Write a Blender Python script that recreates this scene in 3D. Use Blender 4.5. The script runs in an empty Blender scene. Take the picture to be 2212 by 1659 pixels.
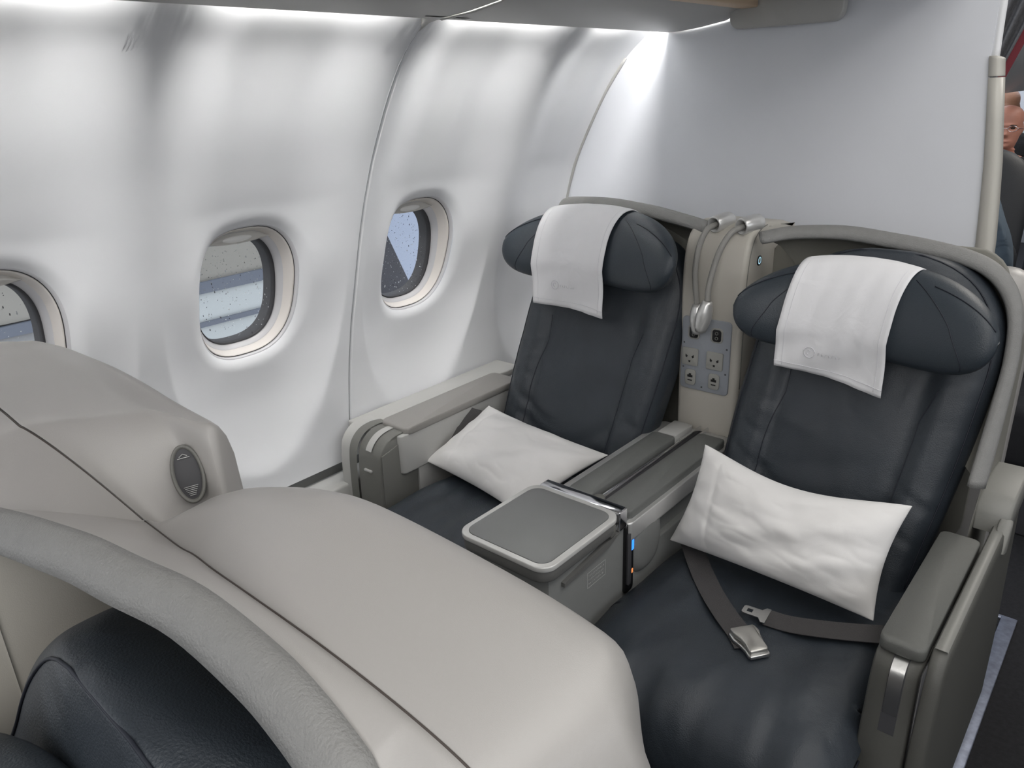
import bpy, bmesh, math, random
from math import sin, cos, pi, sqrt, exp
from mathutils import Vector, Matrix
random.seed(7)
S = bpy.context.scene
COL = S.collection

# ------------------------------------------------------------------ camera
cd = bpy.data.cameras.new('camera'); cam = bpy.data.objects.new('camera', cd); COL.objects.link(cam)
cd.sensor_fit = 'HORIZONTAL'; cd.sensor_width = 36; cd.lens = 26.795; cd.clip_start = .01
_r = Vector((.75961661, .6492916, -.03745701)); _d = Vector((.20528713, -.29402101, -.93349282)); _f = Vector((-.61712219, .70140721, -.35663445))
cam.matrix_world = Matrix(((_r.x, -_d.x, -_f.x, 1.577), (_r.y, -_d.y, -_f.y, 0), (_r.z, -_d.z, -_f.z, 1.40), (0, 0, 0, 1)))
S.camera = cam
# ------------------------------------------------------------------ world, exposure
w = bpy.data.worlds.new('world'); S.world = w; w.use_nodes = True
w.node_tree.nodes['Background'].inputs[0].default_value = (.68, .70, .735, 1)
w.node_tree.nodes['Background'].inputs[1].default_value = 2.2
S.view_settings.view_transform = 'Standard'; S.view_settings.look = 'None'
S.view_settings.gamma = 1; S.view_settings.exposure = 0.18
try: S.view_settings.use_curve_mapping = False
except Exception: pass
# ------------------------------------------------------------------ cabin ceiling lights and added fill lamps
def area(name, loc, rot, sx, sy, power, col=(1, 1, 1)):
    l = bpy.data.lights.new(name, 'AREA'); l.shape = 'RECTANGLE'; l.size = sx; l.size_y = sy; l.energy = power; l.color = col
    o = bpy.data.objects.new(name, l); COL.objects.link(o); o.location = loc; o.rotation_euler = rot; return o
area('aisle_ceiling_light', (1.65, .3, 2.17), (0, math.radians(10), 0), .9, 3.4, 26, (1, .97, .93))
area('far_side_fill', (3.2, .3, 1.9), (0, math.radians(62), 0), 1.2, 4.5, 24, (.95, .97, 1))  # added fill, evens out the shadow on the bulkhead
area('bulkhead_fill', (1.75, -1.5, 1.95), (math.radians(62), 0, math.radians(-4)), 1.6, .7, 16, (1, .98, .96))  # added lamp that brightens the bulkhead, not a cabin fixture
area('rear_cabin_light', (1.7, 4.2, 2.15), (0, 0, 0), .4, 3.0, 22, (1, .95, .88))

# ------------------------------------------------------------------ materials
def mat(name, col, rough=.5, metal=0., bump=0., bscale=200., noise=0., nscale=8., coat=0., emit=None, spec=.5, wrinkle=0., wscale=9., sheen=0., bdist=.002):
    m = bpy.data.materials.new(name); m.use_nodes = True; nt = m.node_tree; b = nt.nodes['Principled BSDF']
    b.inputs['Base Color'].default_value = (*col, 1); b.inputs['Roughness'].default_value = rough; b.inputs['Metallic'].default_value = metal
    b.inputs['Specular IOR Level'].default_value = spec
    if coat: b.inputs['Coat Weight'].default_value = coat; b.inputs['Coat Roughness'].default_value = .25
    if sheen: b.inputs['Sheen Weight'].default_value = sheen
    tc = nt.nodes.new('ShaderNodeTexCoord')
    if noise:
        n = nt.nodes.new('ShaderNodeTexNoise'); n.inputs['Scale'].default_value = nscale; n.inputs['Detail'].default_value = 5
        nt.links.new(tc.outputs['Object'], n.inputs['Vector'])
        r = nt.nodes.new('ShaderNodeMapRange'); r.inputs['From Min'].default_value = .3; r.inputs['From Max'].default_value = .7
        r.inputs['To Min'].default_value = 1 - noise; r.inputs['To Max'].default_value = 1 + noise
        nt.links.new(n.outputs['Fac'], r.inputs['Value'])
        mx = nt.nodes.new('ShaderNodeVectorMath'); mx.operation = 'SCALE'; mx.inputs[0].default_value = col
        nt.links.new(r.outputs[0], mx.inputs['Scale']); nt.links.new(mx.outputs[0], b.inputs['Base Color'])
    prev = None
    if bump:
        n = nt.nodes.new('ShaderNodeTexNoise'); n.inputs['Scale'].default_value = bscale; n.inputs['Detail'].default_value = 3
        nt.links.new(tc.outputs['Object'], n.inputs['Vector'])
        bp = nt.nodes.new('ShaderNodeBump'); bp.inputs['Strength'].default_value = bump; bp.inputs['Distance'].default_value = bdist
        nt.links.new(n.outputs['Fac'], bp.inputs['Height']); prev = bp
    if wrinkle:
        n = nt.nodes.new('ShaderNodeTexNoise'); n.inputs['Scale'].default_value = wscale; n.inputs['Detail'].default_value = 2.5; n.inputs['Distortion'].default_value = .8
        nt.links.new(tc.outputs['Object'], n.inputs['Vector'])
        bp = nt.nodes.new('ShaderNodeBump'); bp.inputs['Strength'].default_value = wrinkle; bp.inputs['Distance'].default_value = .012
        nt.links.new(n.outputs['Fac'], bp.inputs['Height'])
        if prev: nt.links.new(prev.outputs[0], bp.inputs['Normal'])
        prev = bp
    if prev: nt.links.new(prev.outputs[0], b.inputs['Normal'])
    if emit: b.inputs['Emission Color'].default_value = (*emit[0], 1); b.inputs['Emission Strength'].default_value = emit[1]
    return m
M = {}
M['wall'] = mat('wall_laminate', (.79, .80, .82), .62, bump=.05, bscale=900, noise=.008)
M['bulk'] = mat('bulkhead_laminate', (.75, .77, .815), .5, bump=.04, bscale=700, noise=.008)
M['trimb'] = mat('beige_trim', (.54, .525, .48), .5, bump=.05)
M['shell'] = mat('warm_grey_plastic', (.365, .354, .342), .36, bump=.10, bscale=1500, noise=.01)
M['shelldark'] = mat('olive_grey_liner', (.22, .215, .19), .7, bump=.3, bscale=900)
M['pillar'] = mat('beige_grey_plastic', (.46, .44, .395), .5, bump=.12, bscale=900)
M['band'] = mat('grey_padded_vinyl', (.22, .22, .215), .55, bump=.5, bscale=450, noise=.04, nscale=60)
M['armpad'] = mat('grey_arm_vinyl', (.135, .14, .135), .5, bump=.3, bscale=700)
M['armwall'] = mat('warm_arm_vinyl', (.285, .275, .26), .5, bump=.3, bscale=700)
M['armdim'] = mat('dimmed_arm_plastic', (.088, .088, .080), .5, bump=.2, bscale=900)  # arm plastic darkened in colour for the dim aisle side
M['paddim'] = mat('dimmed_arm_vinyl', (.11, .113, .105), .5, bump=.3, bscale=700)  # pad vinyl with the aisle's weaker light put into its colour
M['rim'] = mat('bright_rim', (.74, .74, .72), .24, .25)
M['armgrey'] = mat('grey_arm_plastic', (.15, .15, .138), .5, bump=.2, bscale=900)
M['light'] = mat('light_grey_plastic', (.44, .44, .425), .4, bump=.1)
M['leather'] = mat('slate_leather', (.027, .034, .043), .44, bump=.35, bscale=520, wrinkle=.65, wscale=7, noise=.12)
M['leathers'] = mat('slate_leather_headrest', (.028, .037, .047), .42, bump=.3, bscale=520, wrinkle=.08, wscale=10)
M['joint'] = mat('shell_joint_line', (.055, .045, .04), .7)
M['seam'] = mat('navy_seam', (.010, .013, .022), .6)
M['cotton'] = mat('white_cotton', (.80, .80, .82), .85, bump=.25, bscale=1600, wrinkle=.25, wscale=16, sheen=.2)
M['pillow'] = mat('white_pillowcase', (.82, .81, .80), .85, bump=.2, bscale=1600, wrinkle=.35, wscale=10, sheen=.2)
M['stitch'] = mat('embossed_white', (.70, .70, .73), .7)
M['belt'] = mat('charcoal_webbing', (.055, .052, .053), .75, bump=.6, bscale=900)
M['steel'] = mat('brushed_steel', (.62, .62, .61), .28, 1.0, bump=.05, bscale=300)
M['buckle'] = mat('satin_buckle', (.55, .54, .51), .34, .85)
M['chrome'] = mat('chrome', (.80, .80, .82), .10, 1.0)
M['alu'] = mat('satin_aluminium', (.66, .66, .65), .30, .55)
M['tray'] = mat('tray_grey', (.20, .205, .205), .38, bump=.08, bscale=900)
M['traybody'] = mat('tray_body_grey', (.15, .15, .145), .45, .1, bump=.1)
M['console'] = mat('console_grey', (.205, .21, .205), .5, bump=.2, bscale=900)
M['hose'] = mat('grey_gooseneck', (.27, .265, .25), .5, bump=.5, bscale=900)
M['panel'] = mat('socket_panel_blue_grey', (.27, .29, .32), .45, bump=.15)
M['socket'] = mat('socket_grey', (.30, .30, .28), .5)
M['black'] = mat('black_plastic', (.008, .008, .009), .35)
M['midgrey'] = mat('mid_grey_plastic', (.22, .22, .205), .45, bump=.15)
M['glintwhite'] = mat('white_shade_glint', (.9, .9, .88), .12, coat=.5)  # white colour stands in for a reflection on the window shade
M['gasket'] = mat('dark_gasket', (.05, .05, .055), .6)
M['cream'] = mat('cream_reveal', (.74, .70, .66), .35)
M['reveal'] = mat('grey_reveal', (.60, .60, .62), .3)
M['shade'] = mat('grey_shade_edge', (.62, .61, .58), .2, .1)
M['bin'] = mat('bin_grey', (.42, .42, .41), .45, bump=.05)
M['ceil'] = mat('ceiling_white', (.78, .78, .77), .6)
M['tan'] = mat('tan_edge', (.62, .47, .33), .5)
M['carpet'] = mat('charcoal_carpet', (.012, .012, .014), .95, bump=.8, bscale=350, noise=.3, nscale=90)
M['track'] = mat('floor_track_metal', (.30, .33, .42), .38, .6, noise=.2, nscale=60)
M['blue'] = mat('blue_led', (.02, .1, .6), .3, emit=((.03, .22, 1.), 1.6))
M['amber'] = mat('amber_led', (.4, .1, .02), .3, emit=((1., .35, .12), .6))
M['cyan'] = mat('cyan_ring_led', (.3, .5, .6), .3, emit=((.45, .75, .9), .7))
M['cove'] = mat('cove_tube', (1, 1, 1), .5, emit=((1., .98, .95), 58.))
M['skin'] = mat('skin_pink', (.48, .22, .16), .5, noise=.06, nscale=30)
M['skin2'] = mat('skin_brown', (.30, .15, .09), .4, noise=.06, nscale=30)
M['brow'] = mat('dark_brow', (.03, .018, .015), .7)
M['lip'] = mat('lip_red', (.30, .09, .08), .5)
M['eye'] = mat('eye_dark', (.02, .015, .012), .2)
M['jacket'] = mat('blue_grey_cloth', (.085, .12, .16), .9, bump=.4, bscale=500, wrinkle=1., wscale=9)
M['suit'] = mat('black_suit_cloth', (.010, .010, .012), .9, bump=.3, bscale=500, wrinkle=.8, wscale=9)
M['shirt'] = mat('pale_shirt', (.45, .5, .5), .9, wrinkle=.5)
M['curtain'] = mat('grey_curtain_cloth', (.115, .115, .12), .9, bump=.8, bscale=260, noise=.2, nscale=160)
M['maroon'] = mat('maroon_edging', (.13, .012, .018), .8)
M['jetb'] = mat('outside_beige_cladding', (.24, .235, .215), .7, noise=.05, nscale=3)
M['jetl'] = mat('outside_pale_cladding', (.42, .46, .475), .6, noise=.03, nscale=3)
M['jetd'] = mat('outside_dark_band', (.10, .12, .16), .6)
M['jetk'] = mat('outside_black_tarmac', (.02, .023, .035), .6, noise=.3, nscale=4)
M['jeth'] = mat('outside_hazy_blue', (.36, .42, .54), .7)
M['jeth2'] = mat('outside_grey_cladding', (.22, .23, .24), .7)
M['teal'] = mat('dark_teal_print', (.02, .06, .08), .4)
M['label'] = mat('label_print', (.55, .55, .54), .5)
M['drop'] = mat('raindrop', (.75, .78, .8), .05, 0, spec=1.)
M['dropd'] = mat('raindrop_dark', (.03, .03, .035), .1)
M['econ'] = mat('economy_leather', (.02, .022, .026), .5, bump=.3, bscale=400)
def glassmat():
    m = bpy.data.materials.new('window_acrylic'); m.use_nodes = True; nt = m.node_tree; nt.nodes.clear()
    o = nt.nodes.new('ShaderNodeOutputMaterial'); t = nt.nodes.new('ShaderNodeBsdfTransparent'); g = nt.nodes.new('ShaderNodeBsdfGlossy')
    t.inputs[0].default_value = (.93, .94, .95, 1); g.inputs['Roughness'].default_value = .03
    d = nt.nodes.new('ShaderNodeBsdfDiffuse'); d.inputs[0].default_value = (.6, .62, .64, 1)
    f = nt.nodes.new('ShaderNodeFresnel'); f.inputs[0].default_value = 1.08
    mx = nt.nodes.new('ShaderNodeMixShader'); nt.links.new(f.outputs[0], mx.inputs[0]); nt.links.new(t.outputs[0], mx.inputs[1]); nt.links.new(g.outputs[0], mx.inputs[2])
    m2 = nt.nodes.new('ShaderNodeMixShader'); m2.inputs[0].default_value = .10
    nt.links.new(mx.outputs[0], m2.inputs[1]); nt.links.new(d.outputs[0], m2.inputs[2])
    nt.links.new(m2.outputs[0], o.inputs[0]); return m
M['glass'] = glassmat()

# ------------------------------------------------------------------ helpers
def link(name, me, m, parent=None, smooth=True):
    if smooth:
        for p in me.polygons: p.use_smooth = True
    o = bpy.data.objects.new(name, me); COL.objects.link(o)
    if m: me.materials.append(M[m] if isinstance(m, str) else m)
    if parent: o.parent = parent
    return o
def tag(o, label=None, cat=None, group=None, kind=None):
    if label: o['label'] = label
    if cat: o['category'] = cat
    if group: o['group'] = group
    if kind: o['kind'] = kind
    return o
def empty(name, loc=(0, 0, 0)):
    o = bpy.data.objects.new(name, None); COL.objects.link(o); o.location = loc; o.empty_display_size = .05
    return o
def struct(o): o['kind'] = 'structure'; return o
class MB:
    def __init__(s): s.v = []; s.f = []; s.sharp = False
    def add(s, vs, fs):
        k = len(s.v); s.v += [tuple(v) for v in vs]; s.f += [tuple(i + k for i in f) for f in fs]; return s
    def grid(s, rows, closed=False, cap0=False, cap1=False, flip=False):
        n = len(rows[0]); vs = [p for r in rows for p in r]; fs = []
        for i in range(len(rows) - 1):
            for j in range(n if closed else n - 1):
                j2 = (j + 1) % n; q = (i * n + j, i * n + j2, (i + 1) * n + j2, (i + 1) * n + j)
                fs.append(q[::-1] if flip else q)
        if cap0: fs.append(tuple(range(n)) if flip else tuple(range(n))[::-1])
        if cap1:
            b = (len(rows) - 1) * n; t = tuple(range(b, b + n)); fs.append(t[::-1] if flip else t)
        return s.add(vs, fs)
    def box(s, a, b, bev=0.0, seg=2, rot=None, at=None):
        bm = bmesh.new(); bmesh.ops.create_cube(bm, size=1)
        sc = [b[i] - a[i] for i in range(3)]; c = [(a[i] + b[i]) / 2 for i in range(3)]
        for v in bm.verts: v.co = Vector([v.co[i] * sc[i] for i in range(3)])
        if bev: bmesh.ops.bevel(bm, geom=list(bm.edges), offset=bev, segments=seg, profile=.5, affect='EDGES')
        for v in bm.verts:
            if rot is not None: v.co = rot @ v.co
            v.co += Vector(c)
        bm.verts.index_update()
        s.add([v.co[:] for v in bm.verts], [[v.index for v in f.verts] for f in bm.faces]); bm.free(); return s
    def tube(s, pts, r, n=10, caps=True):
        pts = [Vector(p) for p in pts]; rows = []
        up = None
        for i, p in enumerate(pts):
            t = (pts[min(i + 1, len(pts) - 1)] - pts[max(i - 1, 0)]).normalized()
            if up is None: up = t.orthogonal().normalized()
            up = (up - t * up.dot(t)).normalized(); q = t.cross(up)
            rr = r[i] if isinstance(r, (list, tuple)) else r
            rows.append([p + (up * cos(2 * pi * k / n) + q * sin(2 * pi * k / n)) * rr for k in range(n)])
        return s.grid(rows, True, caps, caps)
    def prism(s, outline, fn, d0, d1, bev=0):
        # outline of 2-D points, fn(a,b,d) -> 3-D
        n = len(outline); cx = sum(p[0] for p in outline) / n; cy = sum(p[1] for p in outline) / n
        def sc(k, d):
            out = []
            for a, b in outline:
                l = math.hypot(a - cx, b - cy) or 1; f = (l - k) / l
                out.append(fn(cx + (a - cx) * f, cy + (b - cy) * f, d))
            return out
        sg = 1 if d1 > d0 else -1
        rows = [sc(bev, d0), sc(bev * .3, d0 + sg * bev * .3), sc(0, d0 + sg * bev), sc(0, d1 - sg * bev), sc(bev * .3, d1 - sg * bev * .3), sc(bev, d1)] if bev else [sc(0, d0), sc(0, d1)]
        return s.grid(rows, True, True, True)
    def build(s, name, m, parent=None, smooth=True, auto=None):
        me = bpy.data.meshes.new(name); me.from_pydata(s.v, [], s.f); me.validate(); me.update()
        bm = bmesh.new(); bm.from_mesh(me)
        bmesh.ops.recalc_face_normals(bm, faces=bm.faces)
        if auto is not None:
            for e in bm.edges:
                if len(e.link_faces) == 2 and e.calc_face_angle(0) > math.radians(auto): e.smooth = False
        bm.to_mesh(me); bm.free()
        return link(name, me, m, parent, smooth)
def sgp(v, e): return math.copysign(abs(v) ** e, v)
def lerp(a, b, t): return a + (b - a) * t
def ss(a, b, x):
    t = max(0, min(1, (x - a) / (b - a))); return t * t * (3 - 2 * t)
def interp(tab, x):
    if x <= tab[0][0]: return tab[0][1]
    for (a, b), (c, d) in zip(tab, tab[1:]):
        if x <= c: return b + (d - b) * (x - a) / (c - a)
    return tab[-1][1]
def crv(pts, n):
    """Catmull-Rom resample"""
    pts = [Vector(p) for p in pts]; P = [pts[0] * 2 - pts[1]] + pts + [pts[-1] * 2 - pts[-2]]; out = []; m = len(pts) - 1
    for i in range(n + 1):
        t = i / n * m; k = min(int(t), m - 1); u = t - k
        a, b, c, d = P[k:k + 4]
        out.append(.5 * ((2 * b) + (c - a) * u + (2 * a - 5 * b + 4 * c - d) * u * u + (3 * b - a - 3 * c + d) * u ** 3))
    return out
def supell(a, b, n, N): return [(a * sgp(cos(2 * pi * k / N), 2 / n), b * sgp(sin(2 * pi * k / N), 2 / n)) for k in range(N)]
def rrect(x0, x1, y0, y1, r, k=6):
    out = []
    for cx, cy, a0 in ((x1 - r, y1 - r, 0), (x0 + r, y1 - r, 90), (x0 + r, y0 + r, 180), (x1 - r, y0 + r, 270)):
        for i in range(k + 1):
            a = math.radians(a0 + 90 * i / k); out.append((cx + r * cos(a), cy + r * sin(a)))
    return out
XY = lambda a, b, d: (a, b, d)
XZ = lambda a, b, d: (a, d, b)
YZ = lambda a, b, d: (d, a, b)

# ------------------------------------------------------------------ cabin wall
PITCH = .505; WC = [-.14, .365, .87, 1.375, 1.88]; SEAM = 1.1225; ZC = 1.003
RIB = [(.2, .06), (.4, .012), (.515, .006), (.606, .010), (.742, .032), (.872, .063), (.995, .102), (1.11, .139), (1.197, .173), (1.278, .210), (1.346, .248), (1.41, .287), (1.469, .331), (1.513, .377), (1.542, .425), (1.60, .452), (1.68, .468)]
def ribx(z):
    return (interp(RIB, z - .02) + interp(RIB, z) + interp(RIB, z + .02)) / 3
def wallx(y, z):
    dy = ((y - SEAM) % PITCH) / PITCH        # 0 at ribs
    u = abs(dy - .5) * 2                     # 1 at ribs, 0 at window centre
    if z >= ZC: r = u
    else: r = sqrt(u * u + ((ZC - z) / .455) ** 2 * .8)
    if z < 1.16:
        k = ss(-.1, .2, ZC - z)
        m = lerp(1 - ss(.25, 1.0, r), 1 - min(1, max(0, (r - .38) / .52)) ** 2.1, k)
    else: m = 1 - ss(.25, 1.0, r)
    if z < 1.195: dep = .050 + .016 * ss(1.0, 1.195, z)
    else: dep = lerp(.066, .072, min(1, (z - 1.195) / .33))
    kink = .012 * max(0, (z - 1.195)) / .1 if z > 1.195 else 0
    kink = .014 * (1 - exp(-kink / .014))
    x = ribx(z) - dep * m + kink * m
    return x
def wall_panel(ylist, y0, y1, name):
    bm = bmesh.new(); z0, z1 = .49, 1.66
    for wc in ylist:
        hole = .03 if wc > 1.7 else 1.0
        a, b = wc - PITCH / 2, wc + PITCH / 2
        per = []
        NZ, NY = 56, 26
        for i in range(NZ): per.append((b, lerp(z0, z1, i / NZ)))
        for i in range(NY): per.append((lerp(b, a, i / NY), z1))
        for i in range(NZ): per.append((a, lerp(z1, z0, i / NZ)))
        for i in range(NY): per.append((lerp(a, b, i / NY), z0))
        T = 44; rows = []
        for k in range(T + 1):
            t = (k / T) ** 1.35; row = []
            for (py, pz) in per:
                th = math.atan2((pz - ZC) / .5, (py - wc) / .26)
                iy, iz = hole * .124 * sgp(cos(th), 2 / 2.7), hole * .155 * sgp(sin(th), 2 / 2.7)
                yy = lerp(wc + iy, py, t); zz = lerp(ZC + iz, pz, t)
                x = wallx(yy, zz)
                d = math.hypot(yy - wc - iy, zz - ZC - iz)
                if hole == 1: x -= .012 * (1 - min(1, d / .030)) ** 2.2     # rolled edge into the opening
                row.append(bm.verts.new((x, yy, zz)))
            rows.append(row)
        n = len(per)
        for k in range(T):
            for j in range(n):
                j2 = (j + 1) % n; bm.faces.new((rows[k][j], rows[k][j2], rows[k + 1][j2], rows[k + 1][j]))
    bmesh.ops.remove_doubles(bm, verts=bm.verts, dist=.0004)
    for v in bm.verts:      # leave a narrow joint at the panel ends
        if abs(v.co.y - y0) < .002: v.co.y = y0 + .0018; v.co.x -= .006
        if abs(v.co.y - y1) < .002: v.co.y = y1 - .0018; v.co.x -= .006
    bmesh.ops.recalc_face_normals(bm, faces=bm.faces)
    me = bpy.data.meshes.new(name); bm.to_mesh(me); bm.free()
    return link(name, me, 'wall')
wa = wall_panel(WC[:3], WC[0] - PITCH / 2, SEAM, 'wall_left'); struct(wa)
wb = wall_panel(WC[3:], SEAM, WC[4] + PITCH / 2, 'wall_left_rear'); struct(wb)
# dark joint strip between the two wall panels
zs = [.49 + 1.08 * i / 60 for i in range(61)]
struct(MB().grid([[(ribx(z) - .008, SEAM - .006, z) for z in zs], [(ribx(z) - .008, SEAM + .006, z) for z in zs]]).build('trim_1', 'armgrey'))
# dado below the wall panel and the dark gap above it
struct(MB().box((-.06, -.6, .30), (-.012, 2.0, .50)).build('trim_2', 'armgrey'))
struct(MB().box((-.06, -.6, 0), (.065, 2.0, .455), .006).build('baseboard_left', 'light'))

# ------------------------------------------------------------------ cabin windows
def ring(wc, sc, dx, N=72, n=2.7, a=.124, b=.155):
    out = []
    for (p, q) in supell(a * sc, b * sc, n, N):
        fl = wallx(wc, ZC) + (wallx(wc, ZC + q) - wallx(wc, ZC)) * .8; k = ss(.8, 1, sc)
        out.append((lerp(fl, wallx(wc + p, ZC + q), k) - .012 + dx, wc + p, ZC + q))
    return out
def window(i, wc):
    e = struct(empty('window_%d' % i, (wallx(wc, ZC), wc, ZC)))
    def add(name, m, specs, **k):
        mb = MB().grid([ring(wc, s, d) for s, d in specs], True, k.get('cap0', False), k.get('cap1', False))
        o = mb.build(name, m); o.parent = e; o.matrix_parent_inverse = e.matrix_basis.inverted() if False else Matrix.Translation(e.location).inverted(); return o
    add('outer_frame', 'reveal', [(1.004, -.001), (.992, -.001), (.975, -.005), (.97, -.012)])
    add('joint_line', 'gasket', [(.972, -.010), (.966, -.0125), (.960, -.011)])
    add('cream_reveal', 'cream', [(.962, -.0115), (.955, -.009), (.94, -.013), (.915, -.028), (.89, -.036)])
    add('grey_reveal', 'reveal', [(.89, -.036), (.875, -.038), (.84, -.048), (.815, -.052)])
    add('gasket', 'gasket', [(.815, -.052), (.805, -.050), (.785, -.058), (.775, -.070)])
    add('pane', 'glass', [(.785, -.064), (.4, -.064), (.05, -.064)], cap1=True)
    add('outer_pane_frame', 'gasket', [(.79, -.070), (.78, -.085), (.775, -.095)])
    # bottom edge of the raised pull-down shade, with a white piece imitating the glint on it
    base = wallx(wc, ZC) + (wallx(wc, ZC + .12) - wallx(wc, ZC)) * .8
    def shp(t, k, bulge):
        top = .155 * .895 * max(0, 1 - abs(t) ** 2.7) ** (1 / 2.7); bot = .155 * .80
        return (base - .046 + bulge * sin(pi * k) , wc + t * .124 * .895, ZC + lerp(max(top, bot - .001), bot - .012 * (1 - t * t), k))
    rows = [[shp(-.80 + 1.60 * j / 30, k / 8, .007) for j in range(31)] for k in range(9)]
    o = MB().grid(rows).build('shade_edge', 'shade'); o.parent = e; o.matrix_parent_inverse = Matrix.Translation(e.location).inverted()
    g = []
    for k in range(6):
        a_ = k / 5 * pi / 2; g.append([(base - .040 + .006 * cos(a_), wc - .004 + .036 * sin(a_) * cos(2 * pi * j / 32), ZC + .1235 + .0075 * sin(a_) * sin(2 * pi * j / 32)) for j in range(32)])
    o2_ = MB().grid(g, True, True, False).build('shade_glint', 'glintwhite'); o2_.parent = o
    o2_.matrix_parent_inverse = o.matrix_parent_inverse.copy() if False else Matrix.Identity(4)
    o2_.matrix_basis = Matrix.Identity(4)
    # rain on the pane
    for nm, m, cnt in (('raindrops', 'drop', 150), ('dark_raindrops', 'dropd', 110)):
        mb = MB(); rnd = random.Random(i * 7 + cnt)
        for k in range(cnt):
            p = rnd.uniform(-.085, .085); q = rnd.uniform(-.11, .11)
            if (abs(p) / .088) ** 2.7 + (abs(q) / .112) ** 2.7 > 1: continue
            r = rnd.choice((.0006, .0008, .0010, .0014)) * (1 if m == 'drop' else .9); ln = rnd.choice((1, 1, 1, 2.2))
            c = ring(wc, .05, -.066)[0]
            vs = [(c[0] + .0012, wc + p, ZC + q)] + [(c[0], wc + p + r * cos(a * pi / 3), ZC + q + r * ln * sin(a * pi / 3)) for a in range(6)]
            mb.add(vs, [(0, 1 + a, 1 + (a + 1) % 6) for a in range(6)])
        o = mb.build(nm, m); o['kind'] = 'stuff'; o.parent = e; o.matrix_parent_inverse = Matrix.Translation(e.location).inverted()
for i, wc in enumerate(WC[1:4]): window(i + 1, wc)
window(4, WC[0])

# ------------------------------------------------------------------ bin underside, cove light, ceiling, shell of the cabin
def binsec(y0, y1, name):
    prof = [(.47, 1.60), (.445, 1.56), (.432, 1.541), (.436, 1.536), (.47, 1.5365), (.53, 1.542), (.60, 1.552), (.655, 1.575), (.662, 1.60), (.66, 1.66)]
    rows = [[(x, y, z) for x, z in prof] for y in (y0, y1)]
    return struct(MB().grid(rows).build(name, 'bin', auto=40))
binsec(-1.2, SEAM - .004, 'trim_3'); binsec(SEAM + .004, 1.995, 'trim_4')
struct(MB().tube([(x, SEAM, z) for x, z in [(.425, 1.545), (.45, 1.5345), (.53, 1.5405), (.60, 1.5505), (.655, 1.573)]], .0028, 8).build('trim_5', 'light'))
struct(MB().box((.655, -1.2, 1.572), (.70, 1.995, 1.60), .004).build('trim_6', 'tan'))
struct(MB().box((.70, -1.2, 1.60), (1.15, 1.995, 1.64), .01).build('trim_7', 'bin'))
struct(MB().grid([[(1.15, y, 1.62), (1.22, y, 1.66), (1.30, y, 1.80), (1.38, y, 2.12), (1.50, y, 2.2), (2.4, y, 2.2), (3.2, y, 2.0), (3.8, y, 1.6)] for y in (-2., 8.)]).build('ceiling', 'ceil'))
struct(MB().grid([[(.40, y, 1.70), (1.0, y, 1.70), (1.2, y, 1.7)] for y in (-1.2, 2.0)]).build('trim_8', 'ceil'))
def fair(y0, y1, name):
    return MB().box((.435, y0, 1.605), (.465, y1, 1.625), .003)
cl = empty('cove_light', (.45, .9, 1.6)); tag(cl, 'bright white cove lighting tubes hidden between the bin edge and the window wall', 'light')
for a, b in ((-1.1, .085), (.15, .59), (.65, 1.09), (1.155, 1.60), (1.65, 1.90)):
    o = fair(a, b, 't').build('tube', 'cove'); o.parent = cl; o.matrix_parent_inverse = Matrix.Translation(cl.location).inverted()
# grey cover where the rib meets the bin
rows = []
for k in range(11):
    t = k / 10; x = lerp(.385, .47, t); z = interp([(.385, 1.518), (.41, 1.530), (.43, 1.5345), (.47, 1.535)], x)
    hw = .012 + .05 * t * t
    rows.append([(x, SEAM + s * hw, z + .014 * abs(s) ** 2 * (1 - t)) for s in (-1, -.6, -.3, 0, .3, .6, 1)])
struct(MB().grid(rows).build('trim_9', 'bin'))
# floor and far sides
struct(MB().box((-.3, -2, -.05), (4.2, 8, 0)).build('floor', 'carpet'))
struct(MB().box((3.8, -2, 0), (3.86, 8, 2.3)).build('wall_right', 'wall'))
struct(MB().box((-.1, -2.06, 0), (4.2, -2., 2.3)).build('wall_front', 'bulk'))
struct(MB().box((-.1, 8, 0), (4.2, 8.06, 2.3)).build('wall_rear', 'wall'))
# floor track
t1 = empty('floor_track', (1.455, 1.2, 0)); tag(t1, 'blue grey metal floor track strip running along the aisle beside the aisle seat', 'floor track')
def child(o, e): o.parent = e; o.matrix_parent_inverse = Matrix.Translation(e.location).inverted(); return o
child(MB().box((1.437, -.5, 0), (1.474, 2.165, .006), .002).build('long_strip', 'track'), t1)
child(MB().box((1.36, 2.150, 0), (1.437, 2.166, .005), .001).build('cross_strip', 'track'), t1)

# ------------------------------------------------------------------ bulkhead
BY = 2.0
bl = [(wallx(BY, z) - .004, z) for z in [0.49 + i * .03 for i in range(36)]]
out = [(-.02, 0), (-.02, .48)] + bl + [(.56, 1.7), (1.10, 1.7)]
edge = [(1.205, 1.62), (1.206, 1.55), (1.208, 1.43), (1.214, 1.38), (1.232, 1.22), (1.243, 1.07), (1.25, .9), (1.25, 0)]
struct(MB().add([(x, BY, z) for x, z in out + edge] + [(x, BY + .03, z) for x, z in out + edge],
    [tuple(range(len(out + edge)))] + [tuple(range(len(out + edge), 2 * len(out + edge)))] +
    [(i, (i + 1) % len(out + edge), (i + 1) % len(out + edge) + len(out + edge), i + len(out + edge)) for i in range(len(out + edge))]).build('wall_back', 'bulk', smooth=False))
# thin grey sealing strip along the curved joint between bulkhead and window wall
struct(MB().tube(crv([(x + .004, BY - .002, z) for x, z in bl[:-1]][::3], 50), .0045, 8).build('trim_10', 'light'))
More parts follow.
